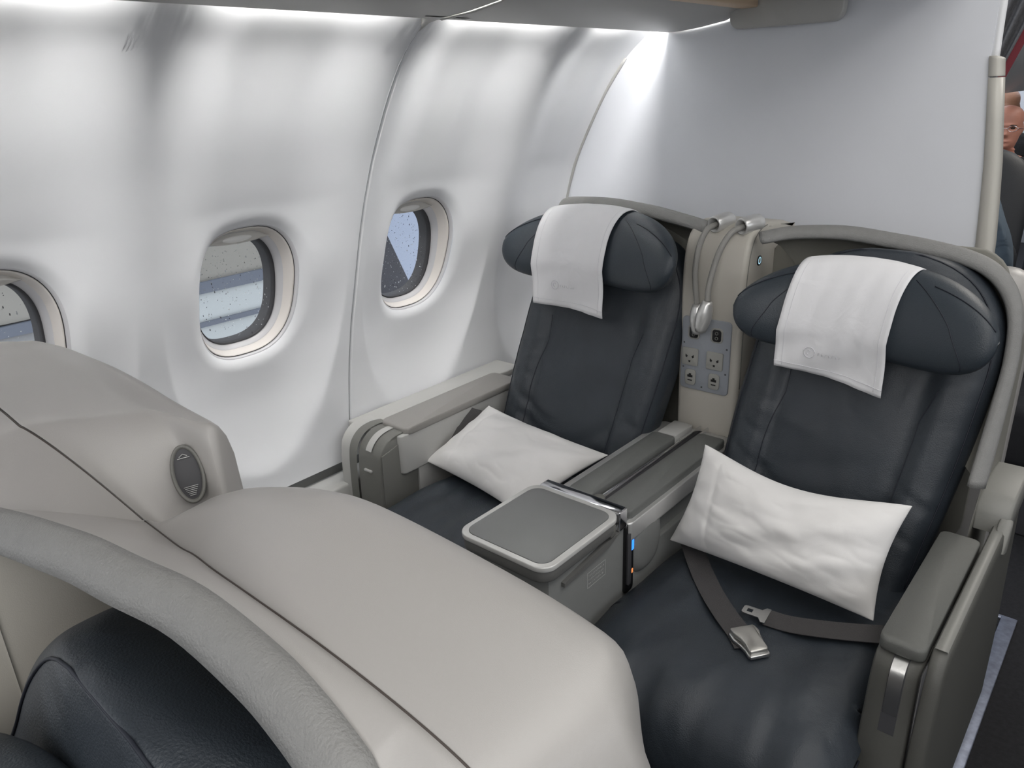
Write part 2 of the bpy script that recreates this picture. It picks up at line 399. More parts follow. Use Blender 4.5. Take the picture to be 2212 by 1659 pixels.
# beige edge post
def post(z0, z1, nm, dx=0):
    rows = []
    for k in range(17):
        z = lerp(z0, z1, k / 16); x0 = interp([(0, 1.25), (.9, 1.25), (1.07, 1.243), (1.22, 1.232), (1.38, 1.214), (1.43, 1.208)], z) - .002; x1 = x0 + interp([(0, .038), (1.05, .034), (1.43, .024)], z)
        rnd = 0 if z1 < 1.41 or k < 15 else (.004 if k == 15 else .012)
        rows.append([(x0, BY - .006, z), (lerp(x0, x1, .6), BY - .010, z), (x1 - .003 - rnd, BY - .007, z), (x1 - rnd, BY + .004, z), (x1 - rnd, BY + .035, z), (x0, BY + .035, z)])
    return MB().grid(rows, True, True, True).build(nm, 'trimb')
struct(post(0, 1.392, 'trim_11')); struct(post(1.394, 1.435, 'trim_12'))
struct(MB().tube(crv([(1.214, BY + .01, 1.43), (1.212, BY + .01, 1.50), (1.21, BY + .01, 1.56), (1.20, BY + .01, 1.60), (1.17, BY + .01, 1.62)], 16), .009, 8).build('trim_13', 'wall'))
# rounded panel hanging in front of the bulkhead
sp = empty('folding_screen', (.76, 1.97, 1.62)); tag(sp, 'pale grey rounded flat panel folded against the bulkhead under the overhead bin', 'panel')
child(MB().prism(rrect(.628, .905, 1.527, 1.72, .025), XZ, 1.955, 1.985, .004).build('panel_body', 'light', auto=50), sp)
child(MB().box((.70, 1.984, 1.60), (.84, 2.0, 1.66), .003).build('mount', 'armgrey'), sp)

# ------------------------------------------------------------------ seats
from mathutils import noise
def fold(x, z, segs):
    d = 0
    for x0, z0, x1, z1, A, wd in segs:
        vx, vz = x1 - x0, z1 - z0; L = vx * vx + vz * vz; t = max(0, min(1, ((x - x0) * vx + (z - z0) * vz) / L))
        q = math.hypot(x - x0 - vx * t, z - z0 - vz * t); d += A * exp(-(q / wd) ** 2) * sin(pi * min(1, max(0, t * .9 + .05)))
    return d
FOLDS = [(-.22, .66, -.05, .56, .006, .010), (-.20, .60, .02, .50, .006, .012), (-.17, .74, -.02, .70, -.004, .015), (.02, .52, .16, .62, .005, .014), (-.08, .80, .10, .86, -.004, .018),
         (.12, .66, .23, .60, .004, .009), (.13, .58, .23, .53, .004, .009), (-.23, .78, -.13, .74, .003, .008), (-.22, .71, -.12, .67, .003, .008), (-.1, .62, .1, .68, .004, .02)]
RIM_R = [(.885, 1.645, 1.092), (.95, 1.672, 1.106), (1.05, 1.688, 1.112), (1.15, 1.69, 1.104), (1.22, 1.69, 1.096), (1.29, 1.688, 1.083), (1.34, 1.682, 1.063), (1.375, 1.672, 1.03), (1.397, 1.655, .985), (1.408, 1.63, .92), (1.411, 1.60, .86), (1.412, 1.55, .765), (1.412, 1.50, .69)]
RIM_L = [(.765, 1.655, 1.102), (.70, 1.675, 1.110), (.606, 1.69, 1.123), (.54, 1.69, 1.131), (.47, 1.69, 1.137), (.40, 1.69, 1.137), (.325, 1.69, 1.131), (.295, 1.695, 1.11), (.285, 1.71, 1.06), (.28, 1.73, .95), (.28, 1.73, .75), (.28, 1.70, .60)]
RIM_1 = [(.868, 1.64, 1.09), (.925, 1.648, 1.099), (.975, 1.654, 1.106), (1.03, 1.662, 1.111), (1.084, 1.668, 1.113), (1.153, 1.678, 1.113), (1.232, 1.678, 1.110), (1.279, 1.675, 1.105), (1.319, 1.671, 1.095), (1.3325, 1.669, 1.087), (1.37, 1.66, 1.055), (1.395, 1.645, 1.0), (1.410, 1.62, .93), (1.412, 1.57, .82), (1.412, 1.50, .69)]
SEAM_1 = [(.865, 1.752, 1.020), (.93, 1.738, 1.040), (.997, 1.727, 1.055), (1.04, 1.720, 1.068), (1.09, 1.711, 1.080), (1.15, 1.703, 1.092), (1.25, 1.696, 1.101), (1.33, 1.693, 1.099), (1.378, 1.692, 1.090), (1.398, 1.695, 1.068), (1.410, 1.70, 1.02), (1.413, 1.70, .95)]
def seat_shell(parent, rim, cx, y0):
    off = Vector((0, y0, 0)); P = [p + off for p in crv(rim, 72)]
    cen = Vector((cx, 1.66 + y0, .72))
    def frame(p):
        d = cen - p; d.y = 0; d.normalize(); return d
    sec = [(-.0, .006), (.002, .000), (.012, -.0015), (.019, .002), (.027, .012), (.030, .022), (.026, .027), (.012, .028), (-.004, .024)]
    rows = []
    for p in P:
        i = frame(p); rows.append([p + i * b + Vector((0, -a, 0)) for a, b in sec])
    MB().grid(rows, True, True, True).build('trim_band', 'band', parent)
    # inner liner
    def loop(inn, aft):
        return [p + frame(p) * inn + Vector((0, aft, 0)) for p in P]
    rows = [loop(.024, -.012), loop(.028, .02), loop(.045, .05), loop(.09, .075), loop(.18, .09), loop(.30, .095)]
    MB().grid(rows).build('hood_liner', 'shelldark', parent)
def seat_back_fn(cx0, y0, hw=.238, top=1.082, ex=2.6):
    # returns surface function: v 0..1 up, phi angle (3pi/2 = front)
    def F(v, ph):
        z = lerp(.44, top, v); cx = cx0 + .035 * (z - .55) / .4
        w = hw * (1 if v < .62 else sqrt(max(0.0, 1 - ((v - .62) / .385) ** ex))) * (.94 + .06 * ss(0, .5, v))
        th = .062 * (1 if v < .9 else max(.15, 1 - ((v - .9) / .105) ** 2)) 
        yc = 1.445 + .37 * (min(z, .86) - .52) + .18 * max(0, z - .86) + th + y0
        if w < .004: w = .004
        c, s_ = sgp(cos(ph), 2 / 3.2), sgp(sin(ph), 2 / 3.2)
        x = cx + w * c; y = yc + th * s_
        if s_ < 0:
            u = abs(c)
            y -= .020 * ss(.52, .72, u) * (1 - ss(.62, .8, v)) * (1 - .6 * ss(.85, 1, u))     # side bolsters
            y += .004 * exp(-((u - .56) / .05) ** 2) * (1 - ss(.62, .78, v))
            y += .8 * fold(x - cx, z, FOLDS) * (1 - ss(.86, .95, z)) + .0035 * noise.noise(Vector((x * 9, z * 7, cx0 * 5)))
        return Vector((x, y, z))
    return F
def make_seat(parent, cx, bx, y0, lift=0., hwid=.252, cushion=True, bk={}, pipe=.36):
    F = seat_back_fn(bx, y0, **bk)
    rows = [[F(k / 90, 2 * pi * j / 128) for j in range(128)] for k in range(91)]
    back = MB().grid(rows, True, True, True).build('backrest', 'leather', parent)
    # seams on the front of the backrest
    mb = MB()
    for sd in (-1, 1):
        pts = []
        for k in range(30):
            v = .02 + .60 * k / 29; u = .60 - .10 * ss(.35, .62, v) if sd < 0 else .60 - .02 * v
            if k > 24: u += .05 * (k - 24) / 5 * 1.4
            ph = 1.5 * pi + sd * math.acos(max(0, 1 - u ** 3.2) ** .5 ** 1) if False else None
            # invert superellipse for given u = |cos|^(2/3.2)
            cph = u ** 1.6; a = math.acos(cph); ph = 1.5 * pi + (pi / 2 - a) * sd
            p = F(v, ph); pts.append(p + Vector((0, -.0005, 0)))
        MB().tube(pts, .0011, 6).build('seam', 'seam', back)
    arch = [F(.03 + .965 * k / 60, 1.5 * pi - pipe * pi) for k in range(61)] + [F(.995 - .965 * k / 60, 1.5 * pi + pipe * pi) for k in range(61)]
    arch = [p + Vector((0, -.001, .0004)) for p in arch]
    MB().tube(arch, .0014, 6).build('seam', 'seam', back)
    # headrest
    def H(s, ph):
        x = cx + hwid * s; zc = 1.035 + lift - .018 * s * s
        e = max(0., 1 - abs(s) ** 2.6) ** .5
        up = .082 * e; dn = .096 * max(0, 1 - abs(s) ** 4) ** .5
        th = .052 * max(.02, 1 - abs(s) ** 5) ** .5
        yb = 1.575 + .30 * lift - .075 * abs(s) ** 2.2 + y0
        c, s_ = sgp(cos(ph), 2 / 2.4), sgp(sin(ph), 2 / 2.4)
        zz = zc + (up if s_ > 0 else dn) * s_
        return Vector((x, yb - th * c + .28 * (zz - zc), zz))
    rows = [[H(sin(-pi / 2 + pi * k / 48), 2 * pi * j / 36) for j in range(36)] for k in range(49)]
    hr = MB().grid(rows, True, True, True).build('headrest', 'leathers', parent)
    mb = MB()
    for sd in (-1, 1):
        MB().tube([H(sd * (.50 + .47 * k / 24), .30 * pi) + Vector((0, -.0004, .0004)) for k in range(25)], .0012, 6).build('seam', 'seam', hr)
        MB().tube([H(sd * (.36 + .44 * sin(pi * k / 24 * .55)), (.30 - .62 * k / 24) * pi) for k in range(25)], .0010, 6).build('seam', 'seam', hr)
    mb = MB()
    for sx in (-.05, .05): mb.tube([(cx + sx, 1.60 + y0 + .3 * lift, .96), (cx + sx, 1.66 + y0, .75)], .006, 8)
    mb.build('headrest_post', 'steel', parent)
    if cushion:
        cx = bx + .01; c0 = cx - .25; c1 = cx + .25
        rows = []
        prof = []
        for k in range(61):          # side profile of the cushion: back -> top -> rounded front -> bottom
            prof.append(k / 60)
        pts = crv([(0, 1.50, .44), (0, 1.40, .462), (0, 1.25, .474), (0, 1.10, .480), (0, 1.00, .476), (0, .93, .460), (0, .885, .425), (0, .865, .375), (0, .868, .32), (0, .90, .275), (0, 1.0, .26), (0, 1.5, .26)], 110)
        for p in pts:
            row = []
            for j in range(81):
                s = -1 + 2 * j / 80
                e = 1 - abs(s) ** 9
                d = Vector((0, p.y - 1.2, p.z - .37)); L = 1 - .12 * (1 - e)
                zz = .37 + (p.z - .37) * (1 - .45 * (1 - e)); yy = p.y
                if p.y < 1.05: yy = p.y + .03 * (1 - e)
                fn = noise.noise(Vector((s * 3.2, p.y * 7, cx * 9))) * .007 + noise.noise(Vector((s * 7 + p.y * 2, p.y * 5, p.z * 9))) * .004; fn += .0025 * sin(s * 15 + 3 * sin(p.y * 9)) * exp(-((p.y - .95) / .07) ** 2)
                if p.z > .33: zz += fn; yy -= fn * (1 if p.y < .95 else 0)
                row.append((cx + .248 * s, yy + y0, zz))
            rows.append(row)
        sc = MB().grid(rows).build('seat_cushion', 'leather', parent)
        mb = MB()
        for sx in (-.247, .247): MB().tube([(cx + sx, yy + y0, .405 + .02 * (yy - .9)) for yy in (.9, 1., 1.1, 1.2, 1.35)], .0018, 6).build('seam', 'seam', sc)
        # folded leg rest under the front edge
        MB().box((c0 + .02, .90 + y0, .06), (c1 - .02, .97 + y0, .30), .02, 3).build('leg_rest', 'econ', parent)
        MB().box((c0 + .03, .98 + y0, .02), (c1 - .03, 1.45 + y0, .26), .01).build('seat_base', 'black', parent)
    return F, H

seatR = empty('airline_seat', (1.12, 1.2, 0)); tag(seatR, 'slate leather aisle seat of the rear row, with belt buckle lying on its cushion', 'seat')
seatL = empty('airline_seat', (.47, 1.2, 0)); tag(seatL, 'slate leather window seat of the rear row, against the cabin wall below the windows', 'seat')
seat1 = empty('airline_seat', (1.12, -.3, 0)); tag(seat1, 'nearest slate leather seat inside the grey padded arch at the bottom left corner', 'seat')
seat2 = empty('airline_seat', (.47, -.3, 0)); tag(seat2, 'front row window seat showing only its rounded cream back shell with oval lamp', 'seat')
class Par:   # builds parts in world space, then parents them keeping their place
    def __init__(s, e): s.e = e
_old_link = link
def link(name, me, m, parent=None, smooth=True):
    if smooth:
        for p in me.polygons: p.use_smooth = True
    o = bpy.data.objects.new(name, me); COL.objects.link(o)
    if m: me.materials.append(M[m] if isinstance(m, str) else m)
    if parent is not None:
        o.parent = parent
        inv = Matrix.Identity(4); q = parent
        while q is not None:
            if q.parent is None: inv = Matrix.Translation(q.location).inverted()
            q = q.parent
        if parent.parent is None: o.matrix_parent_inverse = inv
    return o
P1 = -1.5
seat_shell(seatR, RIM_R, 1.13, 0); seat_shell(seatL, RIM_L, .47, 0); seat_shell(seat1, RIM_1, 1.13, P1)
FR, HR = make_seat(seatR, 1.148, 1.118, 0, -.052, .242); FL, HL = make_seat(seatL, .499, .464, 0, .010); F1, H1 = make_seat(seat1, 1.12, 1.085, P1, -.12, bk=dict(hw=.252, top=1.058, ex=2.1), pipe=.26)

for st, xa, xb, yo, zt in ((seatR, .868, 1.355, 0, 1.075), (seatL, .285, .725, 0, 1.09), (seat1, .875, 1.355, P1 - .02, 1.01)): MB().prism(rrect(xa, xb, .40, zt, .07), XZ, 1.752 + yo, 1.764 + yo, .003).build('hood_back', 'shelldark', st, auto=60)
# ---- outer back shells (humps)
def hump_aisle(parent, y0, dz0=0., rim=RIM_1):
    SP = crv(SEAM_1, 70)
    tops = crv([(.885, 0, 1.01), (.925, 0, 1.045), (.97, 0, 1.070), (1.03, 0, 1.092), (1.09, 0, 1.108), (1.15, 0, 1.116), (1.25, 0, 1.113), (1.33, 0, 1.105), (1.385, 0, 1.090), (1.410, 0, 1.066), (1.424, 0, 1.02), (1.428, 0, .94)], 70)
    prof = [(-.004, 0, -.014), (0, 0, -.004), (.002, 0, -.001), (.006, .05, 0), (.03, .4, 0), (.06, .8, 0), (.09, 1, -.001), (.108, 1, -.004), (.124, 1, -.011), (.137, 1, -.024), (.147, 1, -.048), (.153, 1, -.09), (.157, 1, -.15), (.155, 1, -.30), (.14, 1, -.6), (.12, 1, -.9)]
    rows = []
    for dy, m, dz in prof:
        row = []
        for p, q in zip(SP, tops):
            x = lerp(p.x, q.x, m); z = lerp(p.z, q.z, m) + dz
            yy = lerp(p.y, 1.696, m) + dy
            e = ss(1.35, 1.413, x)
            yy -= .035 * e * e * ss(.05, .14, dy); x -= .008 * e * ss(.10, .16, dy)
            if m == 1 or dz == 0: pass
            row.append((x, yy + y0, max(.12, z + dz0)))
        rows.append(row)
    MB().grid(rows).build('back_shell', 'shell', parent)
    P = crv(rim, 70); SP2 = crv(SEAM_1, 70)
    r0 = [(p.x, p.y + y0 - .002, p.z - .002 + dz0) for p in P[:62]]
    # match strip points by x
    def at(x):
        for a, b in zip(SP2, SP2[1:]):
            if b.x >= x: return a.lerp(b, (x - a.x) / max(1e-6, b.x - a.x))
        return SP2[-1]
    r3 = []
    for i, p in enumerate(P[:62]):
        q = at(min(1.412, p.x + .001 + .010 * ss(1.3, 1.4, p.x))); r3.append((q.x, q.y + y0, q.z - .001 + dz0))
    mid = lambda t: [(lerp(a[0], b[0], t), lerp(a[1], b[1], t), lerp(a[2], b[2], t) + .002 * sin(pi * t)) for a, b in zip(r0, r3)]
    MB().grid([r0, mid(.25), mid(.5), mid(.75), r3, [(a, b + .003, c - .012) for a, b, c in r3]]).build('shell_edge_strip', 'shell', parent)
    MB().tube([(p.x, p.y + y0 + .0008, p.z - .0016 + dz0) for p in SP], .0009, 6).build('seam', 'joint', parent)
hump_aisle(seat1, P1)
for st, xa, xb in ((seatR, .90, 1.40), (seatL, .25, .74)): MB().prism(rrect(xa, xb, .12, 1.03, .06), XZ, 1.765, 1.86, .03).build('back_shell', 'shell', st, auto=60)
AZ = [(.10, .80), (.14, .95), (.20, 1.045), (.28, 1.085), (.38, 1.105), (.5, 1.116), (.62, 1.118), (.70, 1.114), (.76, 1.107), (.90, 1.10)]
def az(x): return (interp(AZ, x - .02) + interp(AZ, x) + interp(AZ, x + .02)) / 3
def flank(t):       # crease x, foot x, foot z, foot y
    return (.745 + .055 * t + .062 * ss(.72, 1, t), lerp(.862, .903, t), lerp(1.02, .90, t))
def hump_window(parent, y0):
    rows = []; K = 28
    for k in range(K + 1):
        t = k / K; dy = lerp(0, .135, t); xc, xb, zb = flank(t); row = []
        ed = -.008 * ss(.7, 1, t)
        for s in range(41):
            x = lerp(.10, xc, s / 40); row.append([x, 1.703 + dy, az(x) + ed])
        zc = row[-1][2]
        for s in range(1, 25):
            u = s / 24; x = lerp(xc, xb, u); z = lerp(zc, zb, u ** (1.22 + 1.0 * ss(.1, .75, t)))
            row.append([x, 1.703 + dy + .05 * u * (1 - t) - .018 * ss(.75, 1, t) * u, z])
        for s in range(1, 8):
            u = s / 7; row.append([xb + .004 * u, row[-1][1], zb - .30 * u * min(1, t * 3)])
        rows.append([Vector((p[0], p[1] + y0, p[2])) for p in row])
    last = rows[-1]
    for d, h in ((.010, .008), (.018, .022), (.024, .045), (.028, .10), (.028, .25), (.02, .5), (.0, .9)):
        rows.append([Vector((p.x - .5 * d * ss(.84, .9, p.x), p.y + d * (1 - .5 * ss(.84, .92, p.x)), max(.1, p.z - h))) for p in last])
    MB().grid(rows).build('back_shell', 'shell', parent)
    pts = [rows[0][i] + Vector((0, -.0012, -.001)) for i in range(6, 65)]
    MB().tube(pts, .0009, 6).build('seam', 'joint', parent)
    deck = []
    for p in rows[0][6:65]:
        yf = interp([(.2, 1.66), (.6, 1.66), (.70, 1.635), (.76, 1.61), (.83, 1.60), (.868, 1.625)], p.x); zf = interp([(.2, 1.03), (.28, 1.08), (.38, 1.103), (.5, 1.114), (.62, 1.117), (.72, 1.108), (.80, 1.095), (.87, 1.085)], p.x)
        deck.append([Vector((p.x, lerp(p.y, yf + y0, t), lerp(p.z - .001, zf, t) + .002 * sin(pi * t))) for t in [i / 14 for i in range(15)]] + [Vector((p.x, yf + y0 - .006, zf - .012)), Vector((p.x, yf + y0 - .008, zf - .05)), Vector((p.x, yf + y0 - .008, .3))])
    deck.append([q + Vector((.012, 0, -.003)) for q in deck[-1]])
    MB().grid(deck).build('top_deck', 'shell', parent)
hump_window(seat2, P1)
# oval lamp on the flank
ov = empty('t'); bpy.data.objects.remove(ov)
c = Vector((.859, .3065, 1.0465)); nrm = Vector((.80, -.46, .40)).normalized(); up = Vector((-.30, .06, .93)); up = (up - nrm * up.dot(nrm)).normalized(); sd = up.cross(nrm)
def oval(a, b, h, N=40): return [c + up * (b * cos(2 * pi * k / N)) + sd * (a * sin(2 * pi * k / N)) + nrm * h for k in range(N)]
lampb = MB().grid([oval(.0160, .031, -.012), oval(.0160, .031, .002), oval(.0150, .030, .004), oval(.0132, .028, .0036), oval(.012, .0265, .001)], True).build('lamp_bezel', 'armgrey', seat2)
MB().grid([oval(.0124, .027, .001), oval(.008, .016, .0028), oval(.001, .002, .0032)], True, cap1=True).build('lamp_lens', 'gasket', lampb)
# small printed mark and slots on the lens
MB().tube([c + nrm * .0042 + up * .017 + sd * t for t in (-.006, 0, .006)], .0004, 5).build('lens_mark', 'label', lampb); MB().tube([c + nrm * .0042 + up * .0185 + sd * -.004, c + nrm * .0042 + up * .021, c + nrm * .0042 + up * .0185 + sd * .004], .0004, 5).build('lens_mark', 'label', lampb)
for q in range(6): MB().tube([c + nrm * .0042 - up * (.013 + q * .0018) + sd * t for t in (-.007 + q * .0008, .007 - q * .0008)], .0003, 5).build('lens_slot', 'label', lampb)

# ------------------------------------------------------------------ centre console of the rear row
con = empty('centre_console', (.79, 1.2, 0)); tag(con, 'grey centre console with twin armrests, drinks tray and socket pillar between the rear seats', 'console')
MB().box((.700, .87, 0), (.878, 1.15, .605), .006).build('lower_body', 'console', con, auto=40)
MB().box((.735, 1.12, 0), (.862, 1.62, .565), .006).build('rear_body', 'console', con, auto=40)
# pillar
def pillar(parent, y0, x0=.717, x1=.874, dz=0.):
    prof = crv([(0, 1.605, .50), (0, 1.600, .70), (0, 1.598, .95), (0, 1.602, 1.02), (0, 1.615, 1.065), (0, 1.64, 1.092), (0, 1.68, 1.104), (0, 1.73, 1.102), (0, 1.80, 1.095), (0, 1.86, 1.08)], 48)
    rows = []
    for p in prof:
        p.z += dz * ss(.9, 1.0, p.z)
        n = Vector((0, -1, 0)) if p.y < 1.6 or p.z < 1.0 else Vector((0, -(1.70 - p.y), (p.z - .98))).normalized()
        row = []
        zb = min(p.z, 1.08 + dz); row.append((x0, 1.865 + y0, zb)); 
        for a, b in ((0, -.012), (.0015, -.006), (.006, -.0015), (.012, 0)): row.append((x0 + a, p.y + y0 + n.y * b, p.z + n.z * b))
        for a, b in ((.012, 0), (.006, -.0015), (.0015, -.006), (0, -.012)): row.append((x1 - a, p.y + y0 + n.y * b, p.z + n.z * b))
        row.append((x1, 1.865 + y0, zb))
        rows.append(row)
    o = MB().grid(rows).build('pillar', 'pillar', parent)
    # stitched seam following the right-hand edge
    MB().tube([(x1 + .0005, p.y + .012 + y0, p.z - .006) for p in prof[6:34]], .0009, 6).build('edge_seam', 'armgrey', o)
    return o
pil = pillar(con, 0)
con1 = empty('centre_console', (.79, -.3, 0)); tag(con1, 'front row console, its pillar side showing under the padded arch at left edge', 'console')
MB().prism([(1.50, .5), (1.555, .97), (1.58, 1.03), (1.61, 1.058), (1.66, 1.06), (1.72, 1.02), (1.72, .5)], lambda a, b, d: (d, a + P1, b), .735, .872, .004).build('pillar', 'pillar', con1, auto=50)
MB().box((.735, 1.12 + P1, 0), (.862, 1.62 + P1, .565), .006).build('rear_body', 'console', con1, auto=40)
# round call button on the pillar's side
mb = MB().grid([[(.876, 1.668 + r * cos(2 * pi * k / 24), 1.022 + r * sin(2 * pi * k / 24)) for k in range(24)] for r in (.0085, .0062)], True)
o = mb.build('call_button', 'cyan', pil); MB().grid([[(.8758 + h, 1.668 + r * cos(2 * pi * k / 24), 1.022 + r * sin(2 * pi * k / 24)) for k in range(24)] for r, h in ((.0115, -.004), (.0115, .0), (.0085, .0003))], True).build('button_rim', 'black', pil)
mb = MB(); mb.tube([(.8765, 1.668 - .0015, 1.026), (.8765, 1.668 - .003, 1.021), (.8765, 1.668, 1.018), (.8765, 1.668 + .0025, 1.020), (.8765, 1.668, 1.0225), (.8765, 1.668 - .003, 1.021)], .0006, 5).build('button_mark', 'label', pil)
# socket panel
pn = MB().prism(rrect(.728, .853, .706, .888, .010), XZ, 1.600, 1.594, .0015).build('socket_panel', 'panel', pil, auto=60)
def sk(x, z, w, h, r, m, d=.003): return MB().prism(rrect(x - w / 2, x + w / 2, z - h / 2, z + h / 2, r), XZ, 1.5945, 1.5945 - d, .001)
for i, x in enumerate((.760, .819)):
    z = .852
    f = sk(x, z, .030, .036, .009, '').build('headphone_socket', 'socket', pn, auto=60)
    sk(x, z, .023, .030, .007, '', .0036).build('socket_recess', 'black', f, auto=60)
    mb = MB()
    for dz in (-.006, .006):
        mb.grid([[(x + r * cos(2 * pi * k / 14), 1.5945 - h, z + dz + r * sin(2 * pi * k / 14)) for k in range(14)] for r, h in ((.0042, .0036), (.0042, .0052), (.0028, .0052), (.0026, .004))], True)
    mb.build('jack_ring', 'armgrey', f)
    z = .789
    x2 = (.753, .817)[i]
    f = sk(x2, z, .042, .044, .004, '', .0045).build('power_socket', 'socket', pn, auto=60)
    mb = MB()
    for sx in (-1, 1):
        mb.add([(x2 + sx * .005, 1.5895, z + .002), (x2 + sx * .011, 1.5895, z + .006), (x2 + sx * .011, 1.5895, z - .001), (x2 + sx * .007, 1.5895, z - .003)], [(0, 1, 2, 3)])
    mb.add([(x2 - .003, 1.5895, z - .009), (x2 + .003, 1.5895, z - .009), (x2 + .002, 1.5895, z - .014), (x2 - .002, 1.5895, z - .014)], [(0, 1, 2, 3)])
    mb.build('socket_slots', 'black', f, smooth=False)
    z = .737; x3 = (.756, .818)[i]
    f = sk(x3, z, .028, .040, .008, '', .004).build('data_socket', 'socket', pn, auto=60)
    mb = MB(); mb.add([(x3 - .007, 1.5899, z + .000), (x3 + .007, 1.5899, z + .000), (x3 + .007, 1.5899, z + .006), (x3 + .003, 1.5899, z + .006), (x3 + .003, 1.5899, z + .010), (x3 - .003, 1.5899, z + .010), (x3 - .003, 1.5899, z + .006), (x3 - .007, 1.5899, z + .006)], [tuple(range(8))])
    mb.add([(x3 - .006, 1.5899, z - .009), (x3 + .006, 1.5899, z - .009), (x3 + .006, 1.5899, z - .006), (x3 - .006, 1.5899, z - .006)], [(0, 1, 2, 3)])
    mb.build('data_slot', 'black', f, smooth=False)
for x, z in ((.735, .822), (.845, .822), (.786, .716), (.735, .76), (.845, .76)): MB().grid([[(x + r * cos(2 * pi * k / 10), 1.5938 - h, z + r * sin(2 * pi * k / 10)) for k in range(10)] for r, h in ((.0022, 0), (.0018, .0008), (.0002, .0008))], True).build('screw', 'gasket', pn)
# armrests
arm = MB().prism(rrect(.686, .7835, 1.125, 1.595, .012), XY, .565, .603, .004).build('armrest_frame_window_side', 'alu', con, auto=50)
MB().prism(rrect(.721, .780, 1.132, 1.492, .012), XY, .600, .622, .006).build('armrest_pad', 'armpad', arm, auto=60)
MB().box((.725, 1.496, .60), (.776, 1.58, .6195), .004).build('pad_end_piece', 'light', arm, auto=40)
arm2 = MB().prism(rrect(.800, .889, 1.115, 1.595, .010), XY, .562, .603, .004).build('armrest_frame_aisle_side', 'alu', con, auto=50)
MB().prism(rrect(.814, .880, 1.128, 1.545, .010), XY, .600, .622, .006).build('armrest_pad', 'armpad', arm2, auto=60)
MB().box((.786, 1.12, .58), (.7895, 1.60, .612), .001).build('chrome_rail', 'chrome', con); MB().box((.8055, 1.12, .58), (.8095, 1.60, .612), .001).build('chrome_rail', 'chrome', con)
MB().box((.7895, 1.12, .55), (.8055, 1.60, .598), .001).build('channel', 'gasket', con)
MB().prism(rrect(.789, .812, 1.113, 1.150, .0105), XY, .595, .626, .003).build('latch', 'armgrey', con, auto=60)
# tray block
tr = MB().prism(rrect(.682, .892, .845, 1.078, .030, 8), XY, .612, .635, .003).build('tray_body', 'traybody', con, auto=50)
MB().prism(rrect(.680, .894, .843, 1.080, .030, 8), XY, .634, .645, .0022).build('chrome_rim', 'rim', tr, auto=60)
MB().prism(rrect(.692, .882, .854, 1.066, .024, 8), XY, .6445, .6462, .0006).build('tray_top', 'tray', tr, auto=60)
MB().prism(rrect(.6915, .8825, .8535, 1.0665, .0245, 8), XY, .644, .6455, .0002).build('dark_joint', 'gasket', tr, auto=60)
MB().box((.690, 1.0815, .600), (.886, 1.110, .643), .003, 3).build('hinge_strip', 'chrome', con, auto=50)
MB().prism([(1.085, .60), (1.045, .585), (.905, .575), (.905, .583), (1.04, .600)], YZ, .878, .8865, .001).build('tray_flap', 'traybody', con, auto=40)
MB().box((.882, 1.045, .607), (.8915, 1.062, .630), .002).build('hinge_cheek', 'armgrey', con)
# printed label on the side
mb = MB()
def strip(pts, wd=.0006):
    for (a, b), (c_, d) in zip(pts, pts[1:]):
        v = Vector((0, c_ - a, d - b)).normalized(); n = Vector((0, -v.z, v.y)) * wd
        mb.add([(.8785, a + n.y, b + n.z), (.8785, c_ + n.y, d + n.z), (.8785, c_ - n.y, d - n.z), (.8785, a - n.y, b - n.z)], [(0, 1, 2, 3)])
strip([(.985, .523), (1.045, .523), (1.045, .556), (.985, .556), (.985, .523)])
rr = random.Random(3)
for row_, zz in enumerate((.548, .5395, .531)):
    y = .989
    while y < 1.039:
        l = rr.choice((.002, .003, .004)); strip([(y, zz), (y + l, zz)], .0011); strip([(y + l * .3, zz - .0025), (y + l * .3, zz + .0025)], .0004); y += l + .0015
mb.build('printed_label', 'label', con, smooth=False)
# handset in its slot
hs = MB().prism(rrect(1.108, 1.138, .44, .600, .008), YZ, .866, .884, .002).build('handset_slot', 'black', con, auto=50)
MB().prism(rrect(1.128, 1.137, .535, .563, .002), YZ, .884, .8855, .0004).build('blue_indicator', 'blue', hs)
MB().prism(rrect(1.131, 1.136, .480, .490, .001), YZ, .884, .8852, .0003).build('amber_indicator', 'amber', hs)
MB().prism(rrect(1.111, 1.124, .46, .58, .005), YZ, .884, .888, .001).build('handset_edge', 'gasket', hs, auto=50)
rows = []
for k in range(10):
    t = k / 9; sc = cos(t * pi / 2) ** .4 if t < 1 else .02
    rows.append([(.860 + .030 * sin(t * pi / 2), 1.192 + .062 * sc * sgp(cos(a * 2 * pi / 40), .85), .525 + .074 * sc * sgp(sin(a * 2 * pi / 40), .85)) for a in range(40)])
MB().grid(rows, True, False, True).build('round_cover', 'console', con)
MB().box((.855, 1.14, .0), (.875, 1.56, .50), .004).build('side_panel', 'console', con)
